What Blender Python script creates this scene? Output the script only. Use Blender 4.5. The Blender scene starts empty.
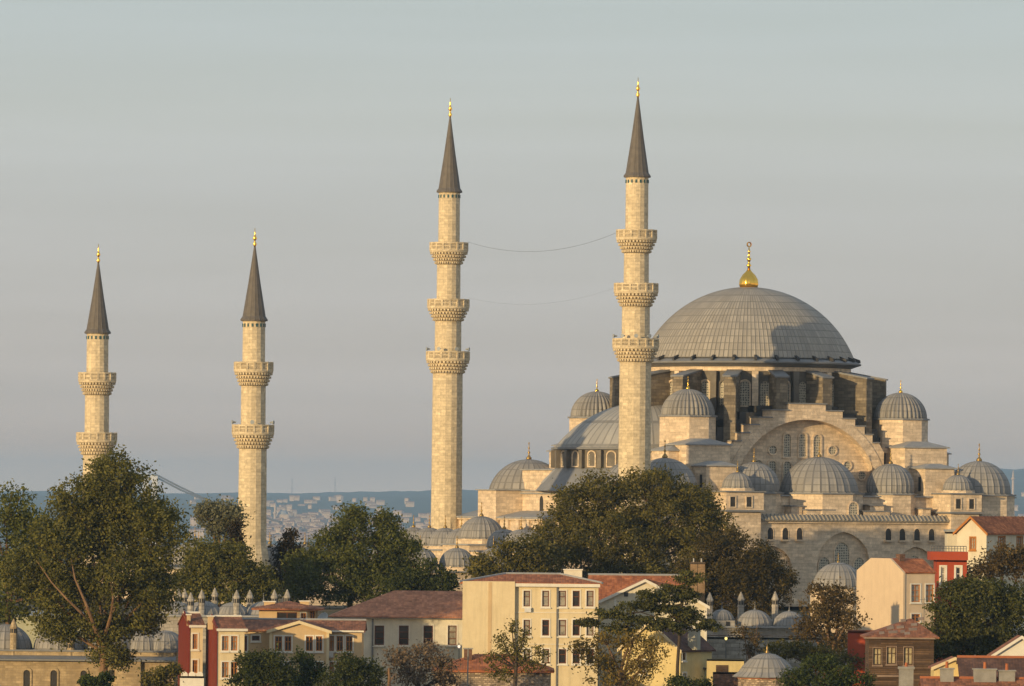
import bpy, math, random
import numpy as np
from mathutils import Vector, Matrix

random.seed(7)
RNG = np.random.default_rng(11)
S = bpy.context.scene
C = S.collection
R = math.radians

# ------------------------------------------------------------------ camera, sky, sun, exposure
F, HX, HY, ROLL = 6600.0, 512.0, 500.0, 0.0095
cd = bpy.data.cameras.new('camera'); cam = bpy.data.objects.new('camera', cd); C.objects.link(cam)
cd.sensor_width = 36; cd.lens = F / 1024 * 36; cd.shift_y = (HY - 343) / 1024
cd.clip_start = 1; cd.clip_end = 60000
cam.rotation_euler = (Matrix.Rotation(R(90), 3, 'X') @ Matrix.Rotation(ROLL, 3, 'Z')).to_euler()
S.camera = cam
SUN_AZ, SUN_EL = 40.0, 7.8          # degrees to the left behind the camera, above the horizon
ld = bpy.data.lights.new('sun', 'SUN'); sun = bpy.data.objects.new('sun', ld); C.objects.link(sun)
ld.energy = 4.5; ld.angle = R(0.55); ld.color = (1.0, 0.72, 0.37)
sd = Vector((math.sin(R(SUN_AZ)) * math.cos(R(SUN_EL)), math.cos(R(SUN_AZ)) * math.cos(R(SUN_EL)), -math.sin(R(SUN_EL))))
sun.rotation_euler = sd.to_track_quat('-Z', 'Y').to_euler()
S.view_settings.view_transform = 'Standard'; S.view_settings.look = 'None'
S.view_settings.exposure = 0.0; S.view_settings.gamma = 1.0; S.view_settings.use_curve_mapping = False
wd = bpy.data.worlds.new('World'); S.world = wd; wd.use_nodes = True
nt = wd.node_tree; nt.nodes.clear()
def _n(t, k, **kw):
    n = t.nodes.new(k)
    for a, b in kw.items(): setattr(n, a, b)
    return n
wo = _n(nt, 'ShaderNodeOutputWorld'); bg = _n(nt, 'ShaderNodeBackground'); bg.inputs[1].default_value = 0.1
sky = _n(nt, 'ShaderNodeTexSky', sky_type='NISHITA', sun_disc=False, sun_elevation=R(SUN_EL), sun_rotation=R(180 + SUN_AZ))
sky.dust_density = 2.0; sky.air_density = 1.0; sky.ozone_density = 1.0
# thin high cloud veil with faint horizontal bands
tc = _n(nt, 'ShaderNodeTexCoord'); mp = _n(nt, 'ShaderNodeMapping'); mp.inputs['Scale'].default_value = (5, 5, 90)
ns = _n(nt, 'ShaderNodeTexNoise'); ns.inputs['Scale'].default_value = 1.6; ns.inputs['Detail'].default_value = 5
rp = _n(nt, 'ShaderNodeMapRange'); rp.inputs[1].default_value = .35; rp.inputs[2].default_value = .68; rp.inputs[3].default_value = .72; rp.inputs[4].default_value = .8
mx = _n(nt, 'ShaderNodeMix', data_type='RGBA'); 
el = _n(nt, 'ShaderNodeSeparateXYZ'); cr = _n(nt, 'ShaderNodeValToRGB'); cr.color_ramp.elements[0].position = 0.0; cr.color_ramp.elements[0].color = (1.25, .93, .66, 1)
cr.color_ramp.elements[1].position = .6; cr.color_ramp.elements[1].color = (.46, .53, .61, 1)
for p_, c_ in ((.0035, (1.12, .84, .61, 1)), (.0076, (.88, .67, .515, 1)), (.0136, (.74, .65, .575, 1)), (.03, (.67, .638, .605, 1)), (.0455, (.645, .648, .64, 1)), (.0575, (.65, .675, .665, 1)), (.0735, (.61, .672, .688, 1)), (.3, (.6, .66, .7, 1))):
    e_ = cr.color_ramp.elements.new(p_); e_.color = c_
sc_ = _n(nt, 'ShaderNodeVectorMath', operation='SCALE'); sc_.inputs['Scale'].default_value = 10.0
L = nt.links
L.new(tc.outputs['Generated'], mp.inputs[0]); L.new(mp.outputs[0], ns.inputs[0]); L.new(ns.outputs['Fac'], rp.inputs[0])
L.new(rp.outputs[0], mx.inputs[0]); L.new(sky.outputs[0], mx.inputs['A']); L.new(tc.outputs['Generated'], el.inputs[0]); L.new(el.outputs['Z'], cr.inputs[0]); L.new(cr.outputs[0], sc_.inputs[0]); L.new(sc_.outputs[0], mx.inputs['B']); L.new(mx.outputs['Result'], bg.inputs[0]); L.new(bg.outputs[0], wo.inputs[0])

# ------------------------------------------------------------------ projection helpers
def K(px, py):
    dx, dy = px - HX, py - HY
    return (dx + ROLL * dy) / F, -(dy - ROLL * dx) / F
def W(px, py, Y):
    kx, kz = K(px, py); return Vector((kx * Y, Y, kz * Y))
def hit(px, py, P, d):
    """pixel ray against the vertical plane through P along the horizontal direction d: (distance along d, z)"""
    kx, kz = K(px, py)
    t = (kx * P[1] - P[0]) / (d[0] - kx * d[1])
    return t, kz * (P[1] + t * d[1])

TZ = [(-400, -30), (560, -27.5), (640, -24), (700, -22), (770, -18.3), (815, -15.2), (835, -14.2), (1010, -14.2), (1100, -30), (1500, -75), (2200, -110),
      (9000, -110), (12000, -104), (13300, -91), (19200, -11), (20800, -5), (24000, 0), (32000, -60)]
def tz(y): return float(np.interp(y, [a for a, b in TZ], [b for a, b in TZ]))

# ------------------------------------------------------------------ materials
MATS = {}
class NT:
    def __init__(s, name):
        m = bpy.data.materials.new(name); m.use_nodes = True; s.m = m; s.t = m.node_tree; s.t.nodes.clear()
        s.out = s.n('ShaderNodeOutputMaterial'); MATS[name] = m
    def n(s, k, ins=None, **kw):
        x = s.t.nodes.new(k)
        for a, b in kw.items(): setattr(x, a, b)
        for a, b in (ins or {}).items():
            if isinstance(b, bpy.types.NodeSocket): s.t.links.new(b, x.inputs[a])
            else: x.inputs[a].default_value = b
        return x
    def math(s, op, a, b=None):
        ins = {0: a}
        if b is not None: ins[1] = b
        return s.n('ShaderNodeMath', ins, operation=op).outputs[0]
    def mix(s, f, a, b, blend='MIX'):
        def c(v): return v if isinstance(v, bpy.types.NodeSocket) else (tuple(v) + (1,) if len(v) == 3 else v)
        return s.n('ShaderNodeMix', {0: f, 'A': c(a), 'B': c(b)}, data_type='RGBA', blend_type=blend).outputs['Result']
    def noise(s, vec, scale, detail=3, rough=.55):
        return s.n('ShaderNodeTexNoise', {'Vector': vec, 'Scale': scale, 'Detail': detail, 'Roughness': rough}).outputs['Fac']
    def rng(s, v, a, b, c, d):
        return s.n('ShaderNodeMapRange', {0: v, 1: a, 2: b, 3: c, 4: d}).outputs[0]
    def obj(s): return s.n('ShaderNodeTexCoord').outputs['Object']
    def wall_uv(s):
        """(distance along the wall, height, 0) for any upright face"""
        g = s.n('ShaderNodeNewGeometry'); P = g.outputs['Position']
        t = s.n('ShaderNodeVectorMath', {0: g.outputs['True Normal'], 1: (0, 0, 1)}, operation='CROSS_PRODUCT').outputs[0]
        t = s.n('ShaderNodeVectorMath', {0: t}, operation='NORMALIZE').outputs[0]
        u = s.n('ShaderNodeVectorMath', {0: P, 1: t}, operation='DOT_PRODUCT').outputs['Value']
        z = s.n('ShaderNodeSeparateXYZ', {0: P}).outputs['Z']
        return s.n('ShaderNodeCombineXYZ', {0: u, 1: z, 2: 0.0}).outputs[0], P, u, z
    def bsdf(s, col, rough=.8, metal=0., bump=None, bs=.3, bd=.05, spec=.3):
        p = s.n('ShaderNodeBsdfPrincipled', {'Roughness': rough, 'Metallic': metal, 'Specular IOR Level': spec})
        if isinstance(col, bpy.types.NodeSocket): s.t.links.new(col, p.inputs['Base Color'])
        else: p.inputs['Base Color'].default_value = tuple(col) + (1,)
        if bump is not None:
            b = s.n('ShaderNodeBump', {'Height': bump, 'Strength': bs, 'Distance': bd}); s.t.links.new(b.outputs[0], p.inputs['Normal'])
        s.t.links.new(p.outputs[0], s.out.inputs[0]); return s.m

def stone(name, c, var=.22, bw=.95, bh=.42, stain=.35, mortar=.03, streak=.25):
    k = NT(name); uv, P, u, z = k.wall_uv()
    c = np.array(c)
    br = k.n('ShaderNodeTexBrick', {'Vector': uv, 'Color1': tuple(c * (1 + var)) + (1,), 'Color2': tuple(c * (1 - var)) + (1,), 'Mortar': tuple(c * .62) + (1,),
             'Scale': 1.0, 'Mortar Size': mortar, 'Mortar Smooth': .3, 'Bias': 0.0, 'Brick Width': bw, 'Row Height': bh})
    col = br.outputs['Color']
    g3 = lambda v: k.n('ShaderNodeCombineXYZ', {0: v, 1: v, 2: v}).outputs[0]
    cv = lambda x, y: k.n('ShaderNodeCombineXYZ', {0: k.math('MULTIPLY', u, x), 1: k.math('MULTIPLY', z, y), 2: 0.0}).outputs[0]
    wn = k.n('ShaderNodeTexWhiteNoise', {'Vector': k.n('ShaderNodeVectorMath', {0: cv(.75 / bw, 1 / bh)}, operation='FLOOR').outputs[0]}, noise_dimensions='3D').outputs['Value']
    col = k.mix(1.0, col, g3(k.rng(wn, 0, 1, 1 - var * .8, 1 + var * .8)), 'MULTIPLY')
    col = k.mix(1.0, col, g3(k.rng(k.noise(cv(.35, 1.7), 1.0, 4, .65), .3, .7, .8, 1.2)), 'MULTIPLY')
    col = k.mix(1.0, col, g3(k.rng(k.noise(P, 2.6, 4, .7), .3, .7, .82, 1.18)), 'MULTIPLY')
    big = k.rng(k.noise(P, .35, 5, .65), .3, .7, 0, 1)
    col = k.mix(k.math('MULTIPLY', big, stain * .8), col, tuple(c * np.array([.6, .58, .58])))
    st = k.noise(cv(1.7, .12), 1.0, 4, .7)
    col = k.mix(k.math('MULTIPLY', k.rng(st, .5, .75, 0, 1), streak), col, tuple(c * .5))
    return k.bsdf(col, .9, bump=br.outputs['Fac'], bs=.35, bd=-.03)

stone('mosque_stone', (.65, .52, .37), var=.13, mortar=.014, stain=.3)
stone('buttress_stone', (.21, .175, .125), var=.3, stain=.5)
stone('minaret_stone', (.6, .5, .335), mortar=.015, var=.1, bw=.85, bh=.4, stain=.3, streak=.25)
stone('grey_stone', (.36, .33, .28), stain=.5)
stone('ochre_stone', (.44, .345, .21), var=.2, bw=.6, bh=.27, stain=1.1, mortar=.012, streak=.5)
stone('rubble_stone', (.36, .28, .2), var=.5, bw=.38, bh=.2, mortar=.05)
stone('chimney_brick', (.27, .18, .1), var=.15, bw=.3, bh=.1, mortar=.012)
stone('dark_brick', (.16, .09, .06), var=.3, bw=.3, bh=.1, mortar=.012)

def lead_dome(name, ribs, row, c=(.25, .24, .22)):
    k = NT(name); o = k.obj(); x = k.n('ShaderNodeSeparateXYZ', {0: o})
    a = k.math('DIVIDE', k.math('ARCTAN2', x.outputs[1], x.outputs[0]), 2 * math.pi)
    A = k.math('FLOOR', k.math('MULTIPLY', a, ribs)); rowz = k.math('DIVIDE', x.outputs[2], row); Z = k.math('FLOOR', rowz)
    wn = k.n('ShaderNodeTexWhiteNoise', {'Vector': k.n('ShaderNodeCombineXYZ', {0: A, 1: Z, 2: 0.0}).outputs[0]}, noise_dimensions='3D').outputs['Value']
    c = np.array(c)
    col = k.mix(wn, tuple(c * .84), tuple(c * 1.16))
    seam = k.math('MAXIMUM', k.math('LESS_THAN', k.math('FRACT', rowz), .12), k.math('LESS_THAN', k.math('FRACT', k.math('MULTIPLY', a, ribs)), .2))
    col = k.mix(k.math('MULTIPLY', seam, .75), col, tuple(c * .42))
    st = k.noise(k.n('ShaderNodeCombineXYZ', {0: k.math('MULTIPLY', a, ribs * 1.3), 1: k.math('MULTIPLY', x.outputs[2], .35), 2: 0.0}).outputs[0], 1.0, 4, .7)
    col = k.mix(k.math('MULTIPLY', k.rng(st, .45, .75, 0, 1), .4), col, tuple(c * np.array([1.25, 1.2, 1.1])))
    col = k.mix(k.rng(k.noise(o, .5, 4), .4, .7, 0, .45), col, tuple(c * np.array([.72, .74, .78])))
    return k.bsdf(col, .62, bump=seam, bs=.3, bd=-.03, spec=.35)
lead_dome('lead_big', 144, .95, (.3, .279, .243)); lead_dome('lead_mid', 64, 3.2, (.32, .31, .285)); lead_dome('lead_small', 28, .9, (.26, .25, .235))

def simple(name, c, c2=None, scale=1.2, rough=.8, metal=0., bump=.25, detail=5, spec=.3, streak=0.):
    k = NT(name); o = k.obj(); c2 = c2 or tuple(np.array(c) * .7)
    f = k.rng(k.noise(o, scale, detail, .65), .3, .7, 0, 1); col = k.mix(f, c, c2)
    if streak:
        uv, P, u, z = k.wall_uv()
        s = k.noise(k.n('ShaderNodeCombineXYZ', {0: k.math('MULTIPLY', u, 1.8), 1: k.math('MULTIPLY', z, .15), 2: 0.0}).outputs[0], 1., 4, .7)
        col = k.mix(k.math('MULTIPLY', k.rng(s, .48, .72, 0, 1), streak), col, tuple(np.array(c) * .5))
    return k.bsdf(col, rough, metal, bump=k.noise(o, scale * 6, 4), bs=bump, bd=.04, spec=spec)

simple('eave_lead', (.31, .275, .22), (.22, .2, .165), 1.0, .7)
simple('lead_flat', (.22, .22, .22), (.17, .175, .18), 1.0, .6)
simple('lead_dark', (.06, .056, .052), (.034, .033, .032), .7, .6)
simple('drum_lead', (.19, .165, .13), (.1, .09, .075), .8, .65, streak=.4)
simple('cone_lead', (.135, .12, .105), (.095, .085, .075), 1.5, .6, streak=.4)
simple('gold', (.95, .6, .12), (.85, .5, .08), 2, .22, 1.0, 0.05)
simple('bronze', (.4, .27, .1), (.3, .2, .08), 2, .4, .8, .05)
simple('tile_teal', (.03, .1, .1), (.02, .06, .07), 3, .4)
simple('pale_lead', (.33, .33, .32), (.24, .245, .25), 1.2, .6)
simple('cream_plaster', (.68, .57, .36), (.6, .49, .3), .9, streak=.35)
simple('yellow_plaster', (.64, .52, .25), (.54, .43, .2), .9, streak=.35)
simple('pale_plaster', (.66, .6, .45), (.57, .51, .38), .9, streak=.35)
simple('pink_plaster', (.64, .5, .34), (.57, .44, .3), .9, streak=.2)
simple('white_plaster', (.74, .69, .55), (.56, .51, .4), .5, streak=.3)
simple('dirty_plaster', (.45, .44, .36), (.33, .32, .25), .5, streak=.4)
simple('green_plaster', (.44, .44, .31), (.34, .34, .24), .5, streak=.3)
simple('tan_plaster', (.58, .42, .23), (.5, .36, .2), .6, streak=.2)
simple('red_cladding', (.19, .026, .013), (.15, .022, .012), .8, .6)
simple('red_plaster', (.38, .062, .02), (.31, .05, .018), .6, .7, streak=.15)
simple('white_trim', (.72, .68, .58), (.6, .56, .48), 1.5)
simple('brown_frame', (.16, .055, .025), (.11, .04, .02), 2.)
simple('orange_frame', (.42, .17, .04), (.33, .13, .03), 2.)
stone('weathered_wood', (.1, .062, .036), var=.4, bw=3.2, bh=.2, stain=.6, mortar=.03, streak=.5)
simple('terracotta', (.42, .15, .06), (.32, .1, .04), 2.)
simple('grey_metal', (.2, .2, .2), (.14, .14, .14), 2, .5, .6)
simple('grey_render', (.3, .29, .26), (.2, .19, .17), 1.2, streak=.4)
simple('zinc_sheet', (.33, .36, .37), (.25, .27, .28), .8, .5)
simple('bark_brown', (.17, .1, .055), (.1, .06, .035), 1.5)
simple('bark_dark', (.07, .05, .035), (.04, .03, .02), 1.5)
simple('bark_pale', (.25, .15, .075), (.15, .09, .05), 1.2)
simple('wire', (.05, .05, .05)); simple('unlit_white', (.7, .7, .68))
simple('window_board', (.5, .42, .24), (.2, .16, .1), 2.5); simple('rusty_sheet', (.33, .12, .06), (.2, .08, .05), 1.)
simple('pale_sheet', (.3, .22, .16), (.17, .12, .09), 1.)
def roof_tiles(name, c, c2):
    k = NT(name); g = k.n('ShaderNodeNewGeometry'); P = g.outputs['Position']
    uv, _, u, z = k.wall_uv()
    cells = k.n('ShaderNodeTexWhiteNoise', {'Vector': k.n('ShaderNodeCombineXYZ', {0: k.math('FLOOR', k.math('MULTIPLY', u, 3.6)), 1: k.math('FLOOR', k.math('MULTIPLY', z, 6.5)), 2: 0.0}).outputs[0]}, noise_dimensions='3D').outputs['Value']
    col = k.mix(cells, c, c2); col = k.mix(k.rng(k.noise(P, .8, 5, .7), .38, .65, 0, .75), col, tuple(np.array(c2) * .55))
    row = k.math('FRACT', k.math('MULTIPLY', z, 6.5)); cross = k.math('PINGPONG', k.math('MULTIPLY', u, 3.6), .5)
    return k.bsdf(col, .85, bump=k.math('ADD', row, cross), bs=.5, bd=.06)
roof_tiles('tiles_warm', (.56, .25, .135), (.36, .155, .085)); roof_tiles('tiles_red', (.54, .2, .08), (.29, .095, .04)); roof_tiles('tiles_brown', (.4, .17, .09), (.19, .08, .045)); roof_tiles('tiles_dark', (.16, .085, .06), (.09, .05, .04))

def mk_glass():
    k = NT('glass'); r = k.n('ShaderNodeObjectInfo').outputs['Random']; o = k.obj()
    c = k.mix(k.math('GREATER_THAN', r, .5), (.025, .022, .02), (.34, .31, .25))
    c = k.mix(k.rng(k.noise(o, 2.5, 3), .4, .7, 0, .6), c, (.03, .028, .025))
    return k.bsdf(c, .12, spec=.6)
mk_glass()
def mk_lattice():
    k = NT('lattice'); uv, P, u, z = k.wall_uv()
    ch = k.n('ShaderNodeTexVoronoi', {'Vector': uv, 'Scale': 3.0, 'Randomness': .25}).outputs['Distance']
    return k.bsdf(k.mix(k.rng(ch, .3, .38, 0, 1), (.1, .1, .09), (.44, .4, .31)), .6)
mk_lattice()
def mk_leaf(name, a, b, trans=.3):
    k = NT(name); g = k.n('ShaderNodeNewGeometry'); r = g.outputs['Random Per Island']
    col = k.mix(r, a, b); big = k.noise(k.obj(), .45, 3)
    col = k.mix(k.rng(big, .35, .65, 0, .6), col, tuple(np.array(a) * .6))
    d = k.n('ShaderNodeBsdfDiffuse', {'Color': col}); t = k.n('ShaderNodeBsdfTranslucent', {'Color': col})
    m = k.n('ShaderNodeMixShader', {0: trans, 1: d.outputs[0], 2: t.outputs[0]}); k.t.links.new(m.outputs[0], k.out.inputs[0])
mk_leaf('leaf_mixed', (0.057, 0.0661, 0.0194), (0.1814, 0.1723, 0.0544)); mk_leaf('leaf_plane', (0.0855, 0.0912, 0.0228), (0.2539, 0.2267, 0.0653)); mk_leaf('leaf_green', (0.0684, 0.0827, 0.0214), (0.2092, 0.2092, 0.0558)); mk_leaf('leaf_umber', (0.0594, 0.0511, 0.0174), (0.1619, 0.1203, 0.0435)); mk_leaf('leaf_olive', (0.0853, 0.082, 0.0217), (0.2469, 0.2057, 0.058))
mk_leaf('leaf_dark', (0.0365, 0.0479, 0.016), (0.1179, 0.1269, 0.0399)); mk_leaf('leaf_brown', (0.0889, 0.0629, 0.0251), (0.2264, 0.1585, 0.0635)); mk_leaf('leaf_cypress', (0.0292, 0.0237, 0.0146), (0.0798, 0.0609, 0.0319), .1)
mk_leaf('leaf_pale', (.15, .15, .085), (.28, .27, .16)); mk_leaf('leaf_yellow', (0.2326, 0.163, 0.041), (0.1958, 0.1533, 0.0479)); mk_leaf('leaf_cedar', (0.0513, 0.057, 0.0182), (0.1541, 0.1451, 0.0453), .12)
mk_leaf('leaf_bush', (0.0369, 0.0543, 0.016), (0.1175, 0.1357, 0.0381)); mk_leaf('leaf_pinkish', (0.1254, 0.0969, 0.057), (0.3083, 0.2176, 0.1451))
def mk_emit(name, c, s):
    k = NT(name); e = k.n('ShaderNodeEmission', {'Color': c + (1,), 'Strength': s}); k.t.links.new(e.outputs[0], k.out.inputs[0])
mk_emit('lamp_warm', (1., .75, .25), 1.6); mk_emit('lamp_white', (1., .8, .6), 1.3)

# ------------------------------------------------------------------ mesh building
class MB:
    def __init__(s): s.v = []; s.f = []; s.mi = []; s.cur = 0
    def add(s, vs, fs):
        b = len(s.v); s.v += [tuple(p) for p in vs]
        for f in fs: s.f.append([b + i for i in f]); s.mi.append(s.cur)
        return s
    def box(s, x0, x1, y0, y1, z0, z1):
        return s.add([(x0, y0, z0), (x1, y0, z0), (x1, y1, z0), (x0, y1, z0), (x0, y0, z1), (x1, y0, z1), (x1, y1, z1), (x0, y1, z1)],
                     [(3, 2, 1, 0), (4, 5, 6, 7), (0, 1, 5, 4), (1, 2, 6, 5), (2, 3, 7, 6), (3, 0, 4, 7)])
    def prism(s, poly, z0, z1, top_scale=1., c=(0, 0)):
        n = len(poly)
        vs = [(x, y, z0) for x, y in poly] + [(c[0] + (x - c[0]) * top_scale, c[1] + (y - c[1]) * top_scale, z1) for x, y in poly]
        return s.add(vs, [tuple(range(n))[::-1], tuple(range(n, 2 * n))] + [(i, (i + 1) % n, n + (i + 1) % n, n + i) for i in range(n)])
    def ext(s, O, ux, nx, poly, d0, d1):
        """polygon (a, z) in the upright plane through O along ux, extruded from d0 to d1 along nx"""
        n = len(poly); O = Vector(O); ux = Vector(ux); nx = Vector(nx)
        vs = [O + ux * a + Vector((0, 0, z)) + nx * d for d in (d0, d1) for a, z in poly]
        return s.add(vs, [tuple(range(n))[::-1], tuple(range(n, 2 * n))] + [(i, (i + 1) % n, n + (i + 1) % n, n + i) for i in range(n)])
    def ring(s, O, ux, nx, inner, outer, d0, d1):
        n = len(inner); O = Vector(O); ux = Vector(ux); nx = Vector(nx); pt = lambda q, d: O + ux * q[0] + Vector((0, 0, q[1])) + nx * d
        vs = [pt(q, d0) for q in inner] + [pt(q, d0) for q in outer] + [pt(q, d1) for q in inner] + [pt(q, d1) for q in outer]
        fs = []
        for i in range(n):
            j = (i + 1) % n
            fs += [(2 * n + i, 2 * n + j, 3 * n + j, 3 * n + i), (i, j, 2 * n + j, 2 * n + i), (n + i, 3 * n + i, 3 * n + j, n + j)]
        return s.add(vs, fs)
    def lathe(s, prof, seg, c=(0, 0), a0=0., mod=None, cap=True):
        b = len(s.v); n = len(prof)
        for r, z in prof:
            for j in range(seg):
                a = a0 + 2 * math.pi * j / seg; rr = r * (mod(j) if mod else 1)
                s.v.append((c[0] + rr * math.cos(a), c[1] + rr * math.sin(a), z))
        for i in range(n - 1):
            for j in range(seg):
                k = (j + 1) % seg; s.f.append([b + i * seg + j, b + i * seg + k, b + (i + 1) * seg + k, b + (i + 1) * seg + j]); s.mi.append(s.cur)
        if cap:
            s.f.append([b + j for j in range(seg)][::-1]); s.mi.append(s.cur)
            s.f.append([b + (n - 1) * seg + j for j in range(seg)]); s.mi.append(s.cur)
        return s
    def tube(s, pts, rad, seg=6):
        pts = [Vector(p) for p in pts]; b = len(s.v); n = len(pts)
        for i, p in enumerate(pts):
            t = (pts[min(i + 1, n - 1)] - pts[max(i - 1, 0)]).normalized()
            a = t.orthogonal().normalized() if abs(t.z) < .9 else t.cross(Vector((0, 1, 0))).normalized()
            bb = t.cross(a); r = rad[i] if isinstance(rad, (list, tuple)) else rad
            for j in range(seg):
                q = 2 * math.pi * j / seg; s.v.append(tuple(p + (a * math.cos(q) + bb * math.sin(q)) * r))
        for i in range(n - 1):
            for j in range(seg):
                k = (j + 1) % seg; s.f.append([b + i * seg + j, b + i * seg + k, b + (i + 1) * seg + k, b + (i + 1) * seg + j]); s.mi.append(s.cur)
        s.f.append([b + j for j in range(seg)]); s.mi.append(s.cur); s.f.append([b + (n - 1) * seg + j for j in range(seg)]); s.mi.append(s.cur)
        return s
    def slab(s, quad, t):
        n = len(quad); vs = [tuple(q) for q in quad] + [(q[0], q[1], q[2] - t) for q in quad]
        return s.add(vs, [tuple(range(n)), tuple(range(n, 2 * n))[::-1]] + [(i, n + i, n + (i + 1) % n, (i + 1) % n) for i in range(n)])
    def build(s, name, mat, parent=None, smooth=False, loc=None):
        me = bpy.data.meshes.new(name); me.from_pydata(s.v, [], s.f); 
        mats = mat if isinstance(mat, (list, tuple)) else [mat]
        for m in mats: me.materials.append(MATS[m])
        if len(mats) > 1: me.polygons.foreach_set('material_index', s.mi)
        if smooth: me.polygons.foreach_set('use_smooth', [True] * len(s.f))
        me.update()
        o = bpy.data.objects.new(name, me); C.objects.link(o)
        if parent: o.parent = parent
        if loc is not None: o.location = loc
        return o

def tag(o, label, cat, group=None):
    o['label'] = label; o['category'] = cat
    if group: o['group'] = group
    return o
def empty(name, loc, label, cat, rz=0., group=None):
    o = bpy.data.objects.new(name, None); C.objects.link(o); o.empty_display_size = 1
    o.location = loc; o.rotation_euler = (0, 0, rz); return tag(o, label, cat, group)
def struct(o, kind='structure'): o['kind'] = kind; return o
def ngon(n, r, c=(0, 0), a0=0.): return [(c[0] + r * math.cos(a0 + 2 * math.pi * i / n), c[1] + r * math.sin(a0 + 2 * math.pi * i / n)) for i in range(n)]
def arch_pts(w, h, pointed=False, n=8, rise=None):
    """outline of an arched opening: width w, total height h, base at 0"""
    hw = w / 2; rise = rise or (hw if not pointed else hw * 1.15); zs = h - rise
    pts = [(-hw, 0), (-hw, zs)]
    for i in range(1, 2 * n):
        t = i / (2 * n)
        a = -hw + w * t; q = abs(a) / hw
        z = math.sqrt(max(0, 1.5625 - (q + .25) ** 2)) / 1.2247
        if not pointed: a = -hw * math.cos(math.pi * t); z = math.sin(math.pi * t)
        pts.append((a, zs + rise * z))
    return pts + [(hw, zs), (hw, 0)]

def cap_profile(r, h, n, flare=0.):
    RR = (r * r + h * h) / (2 * h); a1 = math.asin(min(1, r / RR));
    if h > r: a1 = math.pi - a1
    pr = []
    for i in range(n + 1):
        a = a1 * (1 - i / n) if i < n else .012
        pr.append((RR * math.sin(a), h - RR * (1 - math.cos(a))))
    if flare: pr = [(r + flare, -.12), (r + flare, .0)] + pr
    return pr
def dome(name, parent, loc, r, h, ribs, mat, rings=12, rib_h=.09, finial=0., fin_mat='bronze', flare=.25, melon=False):
    m = MB()
    if melon: mod = lambda j: 1 + .07 * abs(math.sin(math.pi * j / 6)) - .035; seg = ribs * 6
    else: mod = lambda j: 1 + (rib_h / r if j % 4 == 0 else 0); seg = ribs * 4
    m.lathe(cap_profile(r, h, rings, flare), seg, mod=mod)
    o = m.build(name, mat, parent, loc=loc)
    if finial:
        f = MB(); q = finial
        f.lathe([(q * .16, -.1), (q * .17, q * .08), (q * .05, q * .22), (q * .035, q * .3), (q * .09, q * .38), (q * .03, q * .46), (q * .028, q * .58), (q * .065, q * .64), (q * .02, q * .72), (q * .02, q * .85), (q * .05, q * .9), (q * .005, q)], 8)
        f.build('finial', fin_mat, o, True, (0, 0, h))
    return o

def arch_window(parent, O, ux, nx, w, h, name='window', ring=.14, proud=.14, mat=('lattice', 'mosque_stone'), pointed=False, rnd=False):
    m = MB()
    if rnd:
        inn = [(w / 2 * math.cos(2 * math.pi * i / 16), w / 2 * math.sin(2 * math.pi * i / 16)) for i in range(16)]; out = [(a * (1 + 2 * ring / w), z * (1 + 2 * ring / w)) for a, z in inn]
    else:
        inn = arch_pts(w, h, pointed, 5); out = [(a * (1 + 2 * ring / w), (z * (h + ring) / h) if z > 0 else -ring) for a, z in inn]
    m.ext(O, ux, nx, inn, .0, .03); m.cur = 1; m.ring(O, ux, nx, inn, out, .0, proud)
    return m.build(name, list(mat), parent)

# ------------------------------------------------------------------ ground, far hills, haze
RK, RH = [-.14, -.07, -.034, -.012, .03, .066, .074, .14], [13, 8, 10, 27, 80, 115, 134, 140]
def far_f(y): return min(1, max(0, y - 12800) / 11200) ** 1.6
def ground():
    ys = np.concatenate([np.linspace(-400, 500, 6), np.linspace(540, 1120, 59), np.linspace(1200, 9500, 10), np.linspace(10000, 32000, 100)])
    nx = 121; rows = []
    for y in ys:
        half = max(220, y * .16) if y > 0 else 220
        if y > 1100: half = 300 + y * .14
        xs = np.linspace(-half, half, nx)
        z = np.full(nx, tz(y))
        k = xs / max(y, 1)
        if y > 12800:
            f = far_f(y)
            z = z + f * np.interp(k, RK, RH) * (1 if y <= 24000 else max(0, 1 - (y - 24000) / 7500))
            z = z + f * (6.0 * np.sin(xs / 370 + y / 800) + 4 * np.sin(xs / 155 + 1.3 + y / 430) + 2.5 * np.sin(xs / 60 + y / 225) + 1.8 * RNG.standard_normal(nx))
        elif y < 840:
            z = z + .35 * np.sin(xs / 9 + y / 13) + .25 * np.sin(xs / 4.1 + y / 7)
        rows.append(np.stack([xs, np.full(nx, y), z], 1))
    V = np.concatenate(rows); n = len(ys)
    m = MB(); m.v = [tuple(v) for v in V]
    m.f = [[i * nx + j, i * nx + j + 1, (i + 1) * nx + j + 1, (i + 1) * nx + j] for i in range(n - 1) for j in range(nx - 1)]; m.mi = [0] * len(m.f)
    k = NT('ground_soil'); g = k.n('ShaderNodeNewGeometry'); P = g.outputs['Position']
    near = k.mix(k.rng(k.noise(P, .3, 5), .35, .65, 0, 1), (.05, .055, .025), (.12, .095, .065))
    far = k.mix(k.rng(k.noise(P, .008, 6, .7), .4, .6, 0, 1), (.03, .045, .025), (.075, .085, .055))
    y = k.n('ShaderNodeSeparateXYZ', {0: P}).outputs['Y']
    k.bsdf(k.mix(k.rng(y, 1200, 1800, 0, 1), near, far), .95, bump=k.noise(P, 1.5, 4), bs=.4, bd=.1)
    struct(m.build('ground', 'ground_soil', smooth=True))
ground()
w = MB(); w.add([(-2500, 2000, -105), (2500, 2000, -105), (2500, 11900, -105), (-2500, 11900, -105)], [(0, 1, 2, 3)])
simple('sea_water', (.03, .06, .08), (.02, .045, .06), .01, .15); struct(w.build('water', 'sea_water'))
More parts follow.
